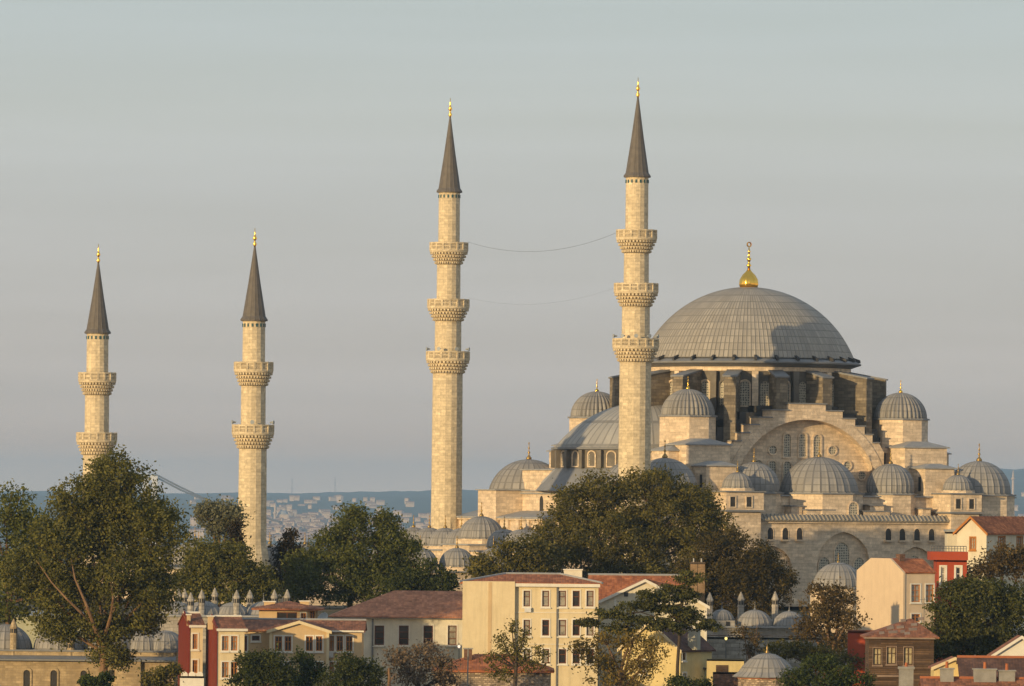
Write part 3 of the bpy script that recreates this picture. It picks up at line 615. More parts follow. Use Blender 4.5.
# ------------------------------------------------------------------ houses
class House:
    def __init__(s, name, label, x0, x1, Y, rz, yeave, d, anchor='l', cat='house', wall='cream_plaster', roof='tiles_red', bot=None, group=None):
        rz = R(rz); s.dir = Vector((math.cos(rz), math.sin(rz), 0)); s.dep = Vector((-math.sin(rz), math.cos(rz), 0))
        xa, xb = (x0, x1) if anchor == 'l' else (x1, x0)
        A = W(xa, yeave, Y); s.zb = (tz(Y) - .8) if bot is None else bot; ze = A.z
        A = Vector((A.x, A.y, s.zb)); t, _ = hit(xb, yeave, A, s.dir)
        s.P = A if anchor == 'l' else A + s.dir * t; s.w = abs(t); s.d = d; s.h = ze - s.zb
        s.root = empty(name, s.P, label, cat, rz, group); s.wall = wall; s.roofm = roof; s.pane = 'glass'; s.holes = {'f': [], 'r': [], 'l': []}; s.wins = []
    def faceinfo(s, f):
        if f == 'f': return (0, 0), (1, 0), (0, -1), s.w
        if f == 'r': return (s.w, 0), (0, 1), (1, 0), s.d
        return (0, s.d), (0, -1), (-1, 0), s.d
    def uz(s, f, px, py):
        O, dx, n, Ln = s.faceinfo(f); P = s.P + s.dir * O[0] + s.dep * O[1]; D = s.dir * dx[0] + s.dep * dx[1]
        t, z = hit(px, py, P, D); return t, z - s.zb
    def zpx(s, px, py, f='f'): return s.uz(f, px, py)[1]
    def win(s, f, x0, y0, x1, y1, frame='brown_frame', trim='white_trim', bars=(1, 1), tw=.14, sill=True):
        a0, b1 = s.uz(f, x0, y0); a1, b0 = s.uz(f, x1, y1); Ln = s.faceinfo(f)[3]
        a0, a1 = max(.12, min(a0, a1)), min(Ln - .12, max(a0, a1)); b1 = min(b1, s.h - .1)
        if a1 - a0 < .2 or b1 - b0 < .2: return
        s.holes[f].append((a0, a1, b0, b1)); s.wins.append((f, a0, a1, b0, b1, frame, trim, bars, tw, sill))
    def finish(s, kind='gx', ridge=1.5, over=.35, apex=None, ridgecap=None, trim_verge=None, hipin=None, parapet=0, ridge_mat='pale_lead'):
        m = MB(); w, d, h = s.w, s.d, s.h
        for f in 'frl':
            O, dx, n, Ln = s.faceinfo(f); O = Vector((O[0], O[1], 0)); dx = Vector((dx[0], dx[1], 0)); n = Vector((n[0], n[1], 0)); H = s.holes[f]
            xs = sorted({0, Ln} | {q for a in H for q in a[:2]}); zs = sorted({0, h} | {q for a in H for q in a[2:]})
            pt = lambda a, z, e=0: O + dx * a + Vector((0, 0, z)) - n * e
            for i in range(len(xs) - 1):
                for j in range(len(zs) - 1):
                    cx_, cz_ = (xs[i] + xs[i + 1]) / 2, (zs[j] + zs[j + 1]) / 2
                    if any(a < cx_ < b and c < cz_ < e for a, b, c, e in H): continue
                    m.add([pt(xs[i], zs[j]), pt(xs[i + 1], zs[j]), pt(xs[i + 1], zs[j + 1]), pt(xs[i], zs[j + 1])], [(0, 1, 2, 3)])
            for a, b, c, e in H:
                q = [(a, c), (b, c), (b, e), (a, e)]
                for i in range(4):
                    p, r_ = q[i], q[(i + 1) % 4]; m.add([pt(*p), pt(*r_), pt(*r_, .22), pt(*p, .22)], [(0, 1, 2, 3)])
        m.add([(0, d, 0), (w, d, 0), (w, d, h), (0, d, h)], [(0, 1, 2, 3)])
        ax = w / 2 if apex is None else apex
        if kind == 'gy':
            for y in (0, d): m.add([(0, y, h), (w, y, h), (ax, y, h + ridge)], [(0, 1, 2)])
        if kind == 'gx':
            for x in (0, w): m.add([(x, 0, h), (x, d, h), (x, d / 2, h + ridge)], [(0, 1, 2)])
        if kind == 'flat' or parapet:
            m.box(0, w, 0, d, h - .2, h + parapet) if not s.holes['f'] or True else None
        s.wo = m.build('wall', s.wall, s.root)
        r_ = MB(); t = .16; e = over
        if kind == 'gy':
            sl, sr = ridge / ax, ridge / (w - ax)
            r_.slab([(-e, -e, h - e * sl + t), (ax, -e, h + ridge + t), (ax, d + e, h + ridge + t), (-e, d + e, h - e * sl + t)], t); r_.slab([(ax, -e, h + ridge + t), (w + e, -e, h - e * sr + t), (w + e, d + e, h - e * sr + t), (ax, d + e, h + ridge + t)], t)
        elif kind == 'gx':
            sl = ridge / (d / 2)
            r_.slab([(-e, -e, h - e * sl + t), (w + e, -e, h - e * sl + t), (w + e, d / 2, h + ridge + t), (-e, d / 2, h + ridge + t)], t); r_.slab([(-e, d / 2, h + ridge + t), (w + e, d / 2, h + ridge + t), (w + e, d + e, h - e * sl + t), (-e, d + e, h - e * sl + t)], t)
        elif kind == 'hip':
            i0, i1 = hipin if hipin else (d / 2, d / 2)
            A = [(-e, -e, h), (w + e, -e, h), (w + e, d + e, h), (-e, d + e, h)]; r1, r2 = (i0, d / 2, h + ridge), (w - i1, d / 2, h + ridge)
            up = lambda q: (q[0], q[1], q[2] + t)
            for poly in ([A[0], A[1], r2, r1], [A[1], A[2], r2], [A[2], A[3], r1, r2], [A[3], A[0], r1]): r_.slab([up(q) for q in poly], t)
            s.hip = (A, r1, r2)
        if r_.v: s.ro = r_.build('roof', s.roofm, s.root)
        if ridgecap and kind in ('hip', 'gx', 'gy'):
            c = MB(); z = h + ridge + t + .03
            if kind == 'hip':
                c.tube([r1[:2] + (z,), r2[:2] + (z,)], .14)
                for a_, b_ in ((A[0], r1), (A[1], r2)): c.tube([(a_[0], a_[1], a_[2] + t + .03), (b_[0], b_[1], z)], .14)
            elif kind == 'gx': c.tube([(-e, d / 2, z), (w + e, d / 2, z)], .14)
            else: c.tube([(ax, -e, z), (ax, d + e, z)], .14)
            c.build('ridge_cap', ridge_mat, s.ro)
        if trim_verge and kind == 'gy':
            c = MB(); sl, sr = ridge / ax, ridge / (w - ax)
            for (xa, za), (xb, zb) in (((-e - .05, h - e * sl + t + .03), (ax, h + ridge + t + .04)), ((w + e + .05, h - e * sr + t + .03), (ax, h + ridge + t + .04))):
                c.ext((0, -e, 0), (1, 0, 0), (0, -1, 0), [(xa, za), (xb, zb), (xb, zb - .32), (xa, za - .32)], .003, .1)
            c.build('verge_board', trim_verge, s.ro)
        for f, a0, a1, b0, b1, fr, tr, bars, tw, sill in s.wins:
            O, dx, n, Ln = s.faceinfo(f); O = Vector((O[0], O[1], 0)); dx = Vector((dx[0], dx[1], 0)); n = Vector((n[0], n[1], 0)); q = MB()
            R0 = [(a0, b0), (a1, b0), (a1, b1), (a0, b1)]; I = [(a0 + .1, b0 + .1), (a1 - .1, b0 + .1), (a1 - .1, b1 - .1), (a0 + .1, b1 - .1)]
            q.ring(O, dx, n, I, [(a0 + .004, b0 + .004), (a1 - .004, b0 + .004), (a1 - .004, b1 - .004), (a0 + .004, b1 - .004)], -.2, -.1)
            for i in range(bars[0]): x = a0 + (a1 - a0) * (i + 1) / (bars[0] + 1); q.ext(O, dx, n, [(x - .045, b0 + .09), (x + .045, b0 + .09), (x + .045, b1 - .09), (x - .045, b1 - .09)], -.19, -.115)
            for i in range(bars[1]): z = b0 + (b1 - b0) * (.62 if bars[1] == 1 else (i + 1) / (bars[1] + 1)); q.ext(O, dx, n, [(a0 + .09, z - .04), (a1 - .09, z - .04), (a1 - .09, z + .04), (a0 + .09, z + .04)], -.185, -.112)
            mats = [fr]
            if tr:
                q.cur = 1; mats.append(tr); q.ring(O, dx, n, R0, [(a0 - tw, b0 - tw), (a1 + tw, b0 - tw), (a1 + tw, b1 + tw), (a0 - tw, b1 + tw)], .0, .05)
                if sill: q.ext(O, dx, n, [(a0 - tw - .06, b0 - tw - .09), (a1 + tw + .06, b0 - tw - .09), (a1 + tw + .06, b0 - tw + .03), (a0 - tw - .06, b0 - tw + .03)], .003, .16)
            wo_ = q.build('window', mats, s.root)
            g = MB(); g.ext(O, dx, n, R0, -.22, -.17); g.build('pane', s.pane, wo_)
        return s
    def front_box(s, name, mat, x0, y0, x1, y1, d0, d1, parent=None):
        a0, z1 = s.uz('f', x0, y0); a1, z0 = s.uz('f', x1, y1); m = MB(); m.box(a0, a1, -d1, -d0, z0, z1); return m.build(name, mat, parent or s.root)
    def chimney(s, x0, x1, ytop, ybot, dy, mat='white_plaster', pots=0, cap='white_trim'):
        """chimney whose front stands dy behind the front wall"""
        P = s.P + s.dep * dy; a0, z1 = hit(x0, ytop, P, s.dir); a1, z0 = hit(x1, ybot, P, s.dir); z1 -= s.zb; z0 -= s.zb
        m = MB(); m.box(a0, a1, dy, dy + max(.6, (a1 - a0) * .6), z0, z1 - .12); o = m.build('chimney', mat, s.root)
        c = MB(); c.box(a0 - .1, a1 + .1, dy - .1, dy + max(.6, (a1 - a0) * .6) + .1, z1 - .12, z1); c.build('chimney_cap', cap, o)
        for i in range(pots):
            x = a0 + (a1 - a0) * (i + .5) / pots; p = MB(); p.lathe([(.16, z1), (.13, z1 + .55), (.17, z1 + .6)], 10, (x, dy + .35)); p.build('chimney_pot', 'terracotta', o)
        return o

# long low house with a brown hipped roof
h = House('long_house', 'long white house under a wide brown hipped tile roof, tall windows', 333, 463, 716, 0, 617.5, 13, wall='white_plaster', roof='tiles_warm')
for a, b in ((374.6, 384), (399, 408.5), (423.6, 432.8), (448, 456.5)): h.win('f', a, 625.5, b, 645, bars=(0, 2))
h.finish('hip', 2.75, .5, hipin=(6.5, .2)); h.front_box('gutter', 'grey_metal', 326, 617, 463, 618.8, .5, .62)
h.front_box('downpipe', 'grey_metal', 372, 619, 373, 690, .03, .15)
# tall cream apartment house
h = House('apartment_house', 'tall cream apartment house with orange hipped roof and a big blank wall', 463, 598.5, 700, 0, 583.5, 11, wall='cream_plaster', roof='tiles_red')
for x0, x1 in ((523.6, 530), (542.3, 549), (558.8, 566), (572.8, 579.6), (586.6, 593.5)):
    for y0, y1 in ((590.7, 606.5), (619.8, 635.6), (649, 663.5)): h.win('f', x0, y0, x1, y1, bars=(0, 1))
h.finish('hip', .85, .4, hipin=(4.5, 4), ridgecap=True)
h.front_box('cornice', 'white_trim', 514.5, 583.3, 600, 587.3, .02, .42); h.front_box('blank_wall', 'cream_plaster', 462.8, 581, 514, 692, .004, .5)
h.front_box('string_course', 'white_trim', 514.2, 612, 598.5, 613.4, .003, .07); h.front_box('string_course', 'white_trim', 514.2, 643.6, 598.5, 645, .003, .07)
h.front_box('downpipe', 'grey_metal', 556.6, 587.5, 557.5, 690, .02, .1); h.front_box('wall_groove', 'tan_plaster', 488.5, 582, 491, 690, .503, .53)
h.chimney(564, 582, 569, 584, 5.2, 'white_plaster')
a = h.front_box('air_conditioner', 'unlit_white', 524.5, 607.8, 531, 612, .02, .35)
# house with the cross gable
h = House('gabled_house', 'pale house with orange roof and white cross gable, small attic window', 592, 684, 724, 0, 600, 11, wall='pale_plaster', roof='tiles_red')
h.finish('gx', 2.55, .4, ridgecap=True)
g = House('gable_wing', 'cross gable', 600, 690, 718.5, 0, 602, 11.3, wall='pale_plaster', roof='tiles_red')
g.win('f', 623.8, 592.2, 628, 596.6, bars=(0, 0))
g.holes['f'] = []; g.wins = []; g.finish('gy', 2.35, .3, trim_verge='white_trim')
q = MB(); a0, z1 = g.uz('f', 624, 592.3); a1, z0 = g.uz('f', 628, 596.5); q.box(a0, a1, -.06, -.02, z0, z1); q.build('attic_window', 'niche_dark', g.root)
g.front_box('string_course', 'white_trim', 600, 611, 690, 612.4, .003, .07); g.front_box('corner_board', 'white_trim', 614.2, 597.5, 616, 640, .003, .06)
gr = g.root
for ch in list(gr.children):
    ch.parent = h.root; ch.location = h.root.matrix_world.inverted() @ Vector((0, 0, 0)); ch.location = Vector(g.P) - Vector(h.P)
bpy.data.objects.remove(gr)
# white gable house behind the cedar
h = House('white_gable_house', 'narrow white gabled house right behind the layered cedar', 655, 706.5, 704, 0, 606, 9, wall='pale_plaster', roof='tiles_brown')
h.win('f', 690.5, 613, 696, 625.5); h.win('f', 675, 613, 681, 625.5)
h.finish('gy', 1.55, .3, trim_verge='white_trim'); h.front_box('string_course', 'white_trim', 655, 610, 706.5, 611.2, .003, .07); h.front_box('corner_board', 'white_trim', 704.7, 607, 706.5, 660, .003, .06)
# small yellow house
h = House('yellow_house', 'small yellow house with steep dark roof below the cedar', 622, 680.5, 676, -33, 650, 6.2, 'r', wall='yellow_plaster', roof='tiles_dark')
h.win('f', 640, 660, 647, 674); h.win('r', 682.5, 653, 685.3, 660); h.win('r', 682.5, 673, 686, 682, frame='white_trim')
h.finish('gy', 2.75, .3, trim_verge='cream_plaster'); h.chimney(688, 697, 629, 650, 2.0, 'dirty_plaster')
h = House('lean_to_shed', 'low flat grey lean-to beside the small yellow house', 693, 706, 680, 0, 668, 3, wall='green_plaster', cat='shed'); h.win('f', 700, 679, 705, 690, frame='white_trim'); h.finish('flat'); h.front_box('roof_edge', 'lead_dark', 692.5, 667.3, 706.5, 669.2, .004, .25)
# hut with red hip roof
h = House('rubble_hut', 'low rubble hut under a red hipped roof with a brick chimney', 435, 551, 664, 0, 671, 9, wall='rubble_stone', roof='tiles_red', cat='hut')
h.finish('hip', 1.5, .35, hipin=(4, 3.5)); h.chimney(464, 472, 648, 660, 2.5, 'dark_brick', cap='grey_render'); h.front_box('eave_board', 'terracotta', 432, 670.8, 554, 673, .36, .44)
# cream house with pediment and wings
h = House('gabled_cream_house', 'cream house with wide low pediment and tall red framed windows', 243, 362, 695, 0, 630.5, 8, wall='tan_plaster', roof='tiles_brown')
h.win('f', 252, 635.7, 259.6, 640.6, bars=(0, 0)); h.win('f', 243.6, 636, 247, 651)
for x0, x1 in ((329.5, 333.8), (336.6, 342.8), (346, 352.4)): h.win('f', x0, 636, x1, 651, 'orange_frame'); h.win('f', x0, 662, x1, 677, 'orange_frame')
h.finish('gx', .95, .35, ridgecap=True)
g = House('pediment_wing', 'pediment wing', 270, 328.5, 692.3, 0, 631.2, 6.7, wall='tan_plaster', roof='tiles_brown')
for x0, x1 in ((275, 282), (284.7, 291.3), (306, 312.7), (316, 322.2)): g.win('f', x0, 636.2, x1, 651, 'orange_frame'); g.win('f', x0, 662, x1, 677, 'orange_frame')
g.finish('gy', .95, .3, trim_verge='cream_plaster'); g.front_box('corner_board', 'cream_plaster', 269.5, 631, 271.5, 692, .003, .08); g.front_box('corner_board', 'cream_plaster', 326.6, 631, 328.6, 692, .003, .08)
for ch in list(g.root.children): ch.parent = h.root; ch.location = Vector(g.P) - Vector(h.P)
bpy.data.objects.remove(g.root)
h.front_box('fascia', 'white_trim', 329, 630.2, 364, 632.2, .36, .44); h.front_box('air_conditioner', 'unlit_white', 327.8, 651.8, 333.4, 657.5, .03, .35)
# red ended houses on the left
for nm, lb, x0, x1, Y, d, ye, wins in (('narrow_red_house', 'narrow house with dark red gable end beside the stone wall', 190, 203, 679, 8.4, 626, [(192.6, 634, 197.5, 649), (192.6, 660, 197.5, 673)]),
                                       ('red_ended_house', 'cream house with dark red gable end and two window columns', 217.5, 244.5, 674, 8.0, 629.5, [(222, 636, 228.5, 650.5), (231, 636, 237.3, 650.5), (222, 662, 228.5, 677.5), (231, 662, 237.3, 677.5)])):
    h = House(nm, lb, x0, x1, Y, 10, ye, d, wall='cream_plaster', roof='tiles_brown')
    for q in wins: h.win('f', *q, 'orange_frame')
    h.finish('gx', 1.1, .22, ridgecap=True, ridge_mat='white_trim')
    m = MB(); m.ext((0, h.d, 0), (0, -1, 0), (-1, 0, 0), [(-.1, 0), (h.d + .1, 0), (h.d + .1, h.h + .25), (h.d / 2, h.h + 1.5), (-.1, h.h + .25)], .01, .14); m.build('red_end_wall', 'red_cladding', h.root)
    m = MB(); m.ext((0, 0, 0), (1, 0, 0), (0, -1, 0), [(-.12, h.h - .15), (h.w + .3, h.h - .15), (h.w + .3, h.h + .1), (-.12, h.h + .1)], .23, .34); m.build('fascia', 'white_trim', h.root)
    h.chimney(x0 - 9 if x0 > 200 else x0 - 2.5, x0 - 4 if x0 > 200 else x0 + .5, 615.5 if x0 > 200 else 614, ye, 2.6 if x0 > 200 else 1.0, 'tan_plaster')
# rooftop pavilion
h = House('rooftop_pavilion', 'small cream rooftop pavilion with flat brown tiled roof', 259, 316, 722, 0, 609.5, 6, wall='tan_plaster', roof='tiles_brown', bot=-19)
h.win('f', 277, 612, 297, 621, bars=(1, 0), trim=None); h.win('f', 301, 613, 306, 621, frame='orange_frame'); h.win('f', 310, 611, 315, 621, frame='orange_frame', trim=None)
h.finish('hip', .75, .8); h.chimney(300, 309, 600.5, 606, 2, 'tan_plaster'); h.chimney(264, 275, 601, 607, 1.5, 'tan_plaster'); h.front_box('eave_board', 'terracotta', 252, 609.2, 321, 610.4, .8, .9)
dpos = W(323, 618, 712)
m = MB(); m.lathe([(.02, -.18), (.3, -.13), (.55, -.02), (.66, .06), (.62, .08), (.5, .0), (.28, -.1), (.02, -.15)], 20); o = m.build('satellite_dish', 'zinc_sheet'); o.location = dpos; o.rotation_euler = (R(60), 0, R(-35)); tag(o, 'round grey satellite dish at the eave of the brown roofed house', 'satellite dish')
# right hand houses
h = House('blank_gable_house', 'pink plastered house with clipped blank gable and two red framed windows', 859, 905, 742, -65, 572.5, 3.8, 'r', wall='pink_plaster', roof='tiles_red')
h.win('r', 911.3, 584.5, 920, 602, 'orange_frame', bars=(1, 2)); h.win('r', 925.8, 584.5, 934, 602, 'orange_frame', bars=(1, 2)); h.win('r', 911.5, 614, 920, 622, 'orange_frame')
h.finish('flat')
m = MB(); w_ = h.w; m.ext((0, 0, 0), (1, 0, 0), (0, -1, 0), [(-.1, 0), (w_ + .1, 0), (w_ + .1, h.h), (w_ * .72, h.h + 1.55), (w_ * .3, h.h + 1.55), (-.1, h.h + .1)], .01, .25); m.build('gable_wall', 'pink_plaster', h.root)
m = MB(); e = .12; A = h.h + .05; m.slab([(w_ + e, .0, A), (w_ * .72, .0, A + 1.5), (w_ * .72, h.d + e, A + 1.5), (w_ + e, h.d + e, A)], .15); m.slab([(w_ * .72, 0, A + 1.5), (w_ * .3, 0, A + 1.5), (w_ * .3, h.d + e, A + 1.5), (w_ * .72, h.d + e, A + 1.5)], .15); m.slab([(w_ * .3, 0, A + 1.5), (-e, 0, A), (-e, h.d + e, A), (w_ * .3, h.d + e, A + 1.5)], .15); m.build('roof', 'tiles_red', h.root)
m = MB(); m.box(w_ * .7, w_ * .7 + .9, .6, 1.3, A + 1.2, A + 2.0); m.build('chimney', 'dark_brick', h.root)
h = House('red_tower_house', 'bright red plastered house block with white framed slit windows', 937, 967, 762, 0, 560, 6, wall='red_plaster')
h.win('f', 941, 567, 945, 585, frame='white_trim', tw=.22, bars=(0, 1)); h.win('f', 956, 567, 960.5, 585, frame='white_trim', tw=.22, bars=(0, 1)); h.finish('flat')
h.front_box('top_slab', 'red_plaster', 930, 551.5, 967.5, 560.3, -5, .8)
m = MB(); a0, z1 = h.uz('f', 931, 546); a1, z0 = h.uz('f', 966, 551.4)
for q in np.linspace(a0, a1, 13): m.tube([(q, -.6, z0 - .2), (q, -.6, z1)], .035)
m.tube([(a0, -.6, z1), (a1, -.6, z1)], .04); m.tube([(a0, -.6, (z0 + z1) / 2), (a1, -.6, (z0 + z1) / 2)], .03); m.build('railing', 'grey_metal', h.root)
h = House('white_corner_house', 'white gabled house with orange eaves at the right edge', 957, 986.5, 778, -35, 532.5, 12, 'r', wall='pale_plaster', roof='tiles_red')
h.win('f', 970.4, 537.5, 975.2, 549.5, 'orange_frame', 'orange_frame'); h.win('r', 998.5, 537, 1004.6, 547, 'orange_frame', 'orange_frame'); h.win('r', 1017, 537, 1022, 547, 'orange_frame', 'orange_frame')
h.finish('gy', 1.75, .3, trim_verge='orange_frame')
h = House('lean_to_porch', 'small pale lean-to beside the white gabled corner house', 947, 958, 785, 0, 532, 4, wall='pale_plaster', cat='porch'); h.finish('flat'); h.front_box('roof_sheet', 'zinc_sheet', 946, 529.5, 958.5, 531.8, -4, .3)
h = House('wooden_house', 'old dark timber house with broken rusty roof and pale windows', 869, 934, 656, 0, 638, 7, wall='weathered_wood', roof='tiles_brown')
h.pane = 'window_board'; h.win('f', 873.3, 648, 881.5, 665, 'weathered_wood', 'pale_sheet', tw=.06); h.win('f', 887, 646.8, 896, 664, 'weathered_wood', 'pale_sheet', tw=.08); h.win('f', 904, 647.2, 912.6, 665, 'weathered_wood', 'pale_sheet', tw=.08)
h.finish('hip', 1.75, .5, hipin=(4.2, 2)); h.front_box('eave_board', 'pale_sheet', 863.5, 637, 935, 639.2, .5, .6)
h.front_box('sill_board', 'weathered_wood', 870, 667, 934, 669, .003, .15); h.front_box('plank_shelf', 'pale_sheet', 877, 675, 900, 677, .01, .35)
m = MB()
for i in range(11):
    x, q = random.uniform(.6, 5.2), random.uniform(.05, .95); z = h.h + .2 + 1.75 * q; y = -.4 + 3.8 * q; x = .5 + q * 3 + random.uniform(0, 3.2); a = random.uniform(.4, 1.0)
    m = MB(); m.slab([(x, y, z), (x + a, y + .1, z + .08), (x + a, y + .6, z + .3), (x, y + .5, z + .26)], .05); m.build('broken_sheet', 'pale_sheet', h.ro)
# window with the light curtain of the wooden house is pale plaster board
h = House('red_garden_wall', 'rusty red wall beside the old timber house', 848, 874, 690, 0, 631, .6, wall='red_plaster', cat='wall'); h.finish('flat'); h.front_box('coping', 'rusty_sheet', 847.5, 630, 874.5, 631.5, -.5, .1)
h = House('yellow_gable_hut', 'low yellow gabled hut behind the grey chimneys', 934, 976, 640, 0, 668, 5, wall='yellow_plaster', roof='tiles_brown', cat='hut'); h.finish('gy', .9, .25, trim_verge='cream_plaster')
h = House('white_gable_hut', 'bright white low gable at the right edge above brown tiles', 993, 1050, 650, 0, 656, 5, wall='white_trim', roof='tiles_brown', cat='hut'); h.finish('gy', 1.85, .25, trim_verge='white_trim')
h = House('brown_roof_house', 'house with a long brown tiled roof along the right edge', 962, 1040, 636, 0, 677, 6, wall='tan_plaster', roof='tiles_dark'); h.finish('gx', 1.7, .3, ridgecap=True, ridge_mat='terracotta')
h = House('near_roof_house', 'nearest roof of red tiles carrying grey chimneys with terracotta pots', 925, 1045, 606, 0, 694, 6, wall='grey_render', roof='tiles_brown'); h.finish('gx', 1.25, .3, ridgecap=True, ridge_mat='terracotta')
h.chimney(940.5, 953.5, 668, 690, 2.2, 'grey_render', 1, 'grey_render'); h.chimney(974, 996, 668.5, 690, 2.2, 'grey_render', 1, 'grey_render'); h.chimney(999, 1015, 670, 690, 2.4, 'grey_render', 1, 'grey_render')
p = W(906, 690, 612); m = MB(); m.box(-.65, .65, -.5, .5, -5, W(906, 669, 612).z - p.z); c = MB(); zc = W(906, 669, 612).z - p.z; c.box(-.75, .75, -.6, .6, zc, zc + .22)
r0 = empty('rooftop_chimney', (p.x, p.y, p.z), 'lone grey rendered chimney in front of the old timber house', 'chimney'); m.build('stack', 'grey_render', r0); c.build('cap', 'grey_render', r0); q = MB(); q.lathe([(.15, zc + .22), (.12, zc + .6)], 10); q.build('chimney_pot', 'terracotta', r0)

p = W(924, 622, 700); r0 = empty('roof_antenna', p, 'thin metal aerial in front of the red framed windows of the pink house', 'antenna')
m = MB(); m.tube([(0, 0, -4), (0, 0, 2.6)], .035, 5); m.build('mast', 'grey_metal', r0)
m = MB(); m.tube([(-1.0, 0, 2.3), (.9, .3, 2.5)], .025, 4)
for q in np.linspace(-.85, .75, 6): c_ = Vector((q, .15 + q * .15, 2.4 + q * .1)); m.tube([c_ + Vector((-.05, -.3, 0)), c_ + Vector((.05, .3, 0))], .018, 4)
m.build('element_row', 'grey_metal', r0)
p = W(467.5, 690, 656); g = tz(656); m = MB(); m.tube([(0, 0, g - p.z), (0, 0, 0), (.03, 0, W(467.5, 648, 656).z - p.z)], [.09, .08, .06], 7); o = m.build('utility_pole', 'grey_render'); o.location = p; tag(o, 'thin pale pole standing in front of the rubble hut', 'pole')
# double flue chimney
p = W(697.3, 602, 716); r0 = empty('double_chimney', (p.x, p.y, tz(716)), 'tall double brick chimney banded with iron straps', 'chimney')
zt_ = W(697, 562, 716).z - tz(716)
for sx in (-1, 1):
    m = MB(); x0, x1 = sorted((sx * .03, sx * .78)); m.box(x0, x1, -.4, .4, 0, zt_); m.build('flue', 'chimney_brick', r0)
    q = MB(); q.lathe([(.12, zt_), (.1, zt_ + .4)], 8, (sx * .42, 0)); q.build('vent_pipe', 'grey_metal', r0)
for q in np.linspace(zt_ - 5.2, zt_ - .22, 4): m = MB(); m.box(-.84, .84, -.46, .46, q, q + .2); m.build('iron_strap', 'bark_dark', r0)

# ------------------------------------------------------------------ domed buildings of the foreground
def stack(parent, x, y, z0, h, r=.42, mat='grey_stone'):
    m = MB(); m.prism(ngon(8, r, (x, y)), z0, z0 + h - .95); m.prism(ngon(8, r * 1.1, (x, y)), z0 + h - 1.75, z0 + h - 1.65)
    o = m.build('chimney', mat, parent)
    c = MB(); c.prism(ngon(8, r * 1.14, (x, y)), z0 + h - .95, z0 + h - .83); c.lathe([(r * 1.05, z0 + h - .83), (r * .6, z0 + h - .4), (.04, z0 + h)], 8, (x, y)); c.build('chimney_cap', mat, o)
    s_ = MB()
    for j in range(8):
        a = 2 * math.pi * (j + .5) / 8; ca, sa = math.cos(a), math.sin(a); s_.ext((x + r * .92 * ca, y + r * .92 * sa, 0), (-sa, ca, 0), (ca, sa, 0), [(-.1, z0 + h - 1.5), (.1, z0 + h - 1.5), (.1, z0 + h - 1.05), (-.1, z0 + h - 1.05)], 0, .03)
    s_.build('smoke_slot', 'niche_dark', o)
# stone hospice wall on the left
Y = 701; p = W(-30, 658, Y); zb = tz(Y) - 1; hz_ = p.z - zb; wl = W(174, 658, Y).x - p.x
r0 = empty('stone_hospice', (p.x, Y, zb), 'long ochre stone building with a row of lead domes below the plane tree', 'building')
X = lambda px: W(px, 658, Y).x - p.x; Zp = lambda px, py: W(px, py, Y).z - zb
m = MB(); m.box(0, wl, 0, 10, 0, hz_); m.box(X(116), X(141), -.5, 0, 0, hz_ - .2); m.box(0, wl, 1.0, 9.6, hz_, hz_ + .75); m.build('wall', 'ochre_stone', r0)
m = MB(); m.add([(-.2, -.7, hz_ - .02), (wl + .2, -.7, hz_ - .02), (wl + .2, 1.1, hz_ + .35), (-.2, 1.1, hz_ + .35)], [(0, 1, 2, 3)]); m.box(-.2, wl + .2, -.72, .9, hz_ - .2, hz_ - .03); m.box(-.1, wl + .1, .8, 9.8, hz_ + .75, hz_ + .92); m.build('lead_roof', 'lead_flat', r0)
for px in (3, 57, 108, 142, 163): dome('dome', r0, (X(px), 4.2, hz_ + .95), 2.75 if px < 120 else 2.2, 2.6 if px < 120 else 2.1, 20, 'lead_small', 9, flare=.2)
for px, yt in ((12.5, 619), (70, 634)): stack(r0, X(px), 1.3, hz_, Zp(px, yt) - hz_, .38, 'ochre_stone')
for px in (27, 54, 84): m = MB(); m.ext((X(px), 0, 0), (1, 0, 0), (0, -1, 0), [(a, hz_ - 3.2 + z) for a, z in arch_pts(.7, 2.0)], 0, .03); m.cur = 1; i_ = [(a, hz_ - 3.2 + z) for a, z in arch_pts(.7, 2.0)]; m.ring((X(px), 0, 0), (1, 0, 0), (0, -1, 0), i_, [(a * 1.5, hz_ - 3.2 + (z - hz_ + 3.2) * 1.12) for a, z in i_], 0, .12); m.build('window', ['niche_dark', 'ochre_stone'], r0)
m = MB(); m.box(X(109), X(114.5), -.04, -.003, Zp(112, 681), Zp(112, 670)); m.build('window', 'niche_dark', r0)
# metal roofed hall behind
h = House('metal_roof_hall', 'grey hall with pale sheet metal roof behind the stone wall domes', 16, 92, 728, 0, 616.5, 9, wall='green_plaster', roof='zinc_sheet', cat='hall'); h.finish('hip', .95, .4)
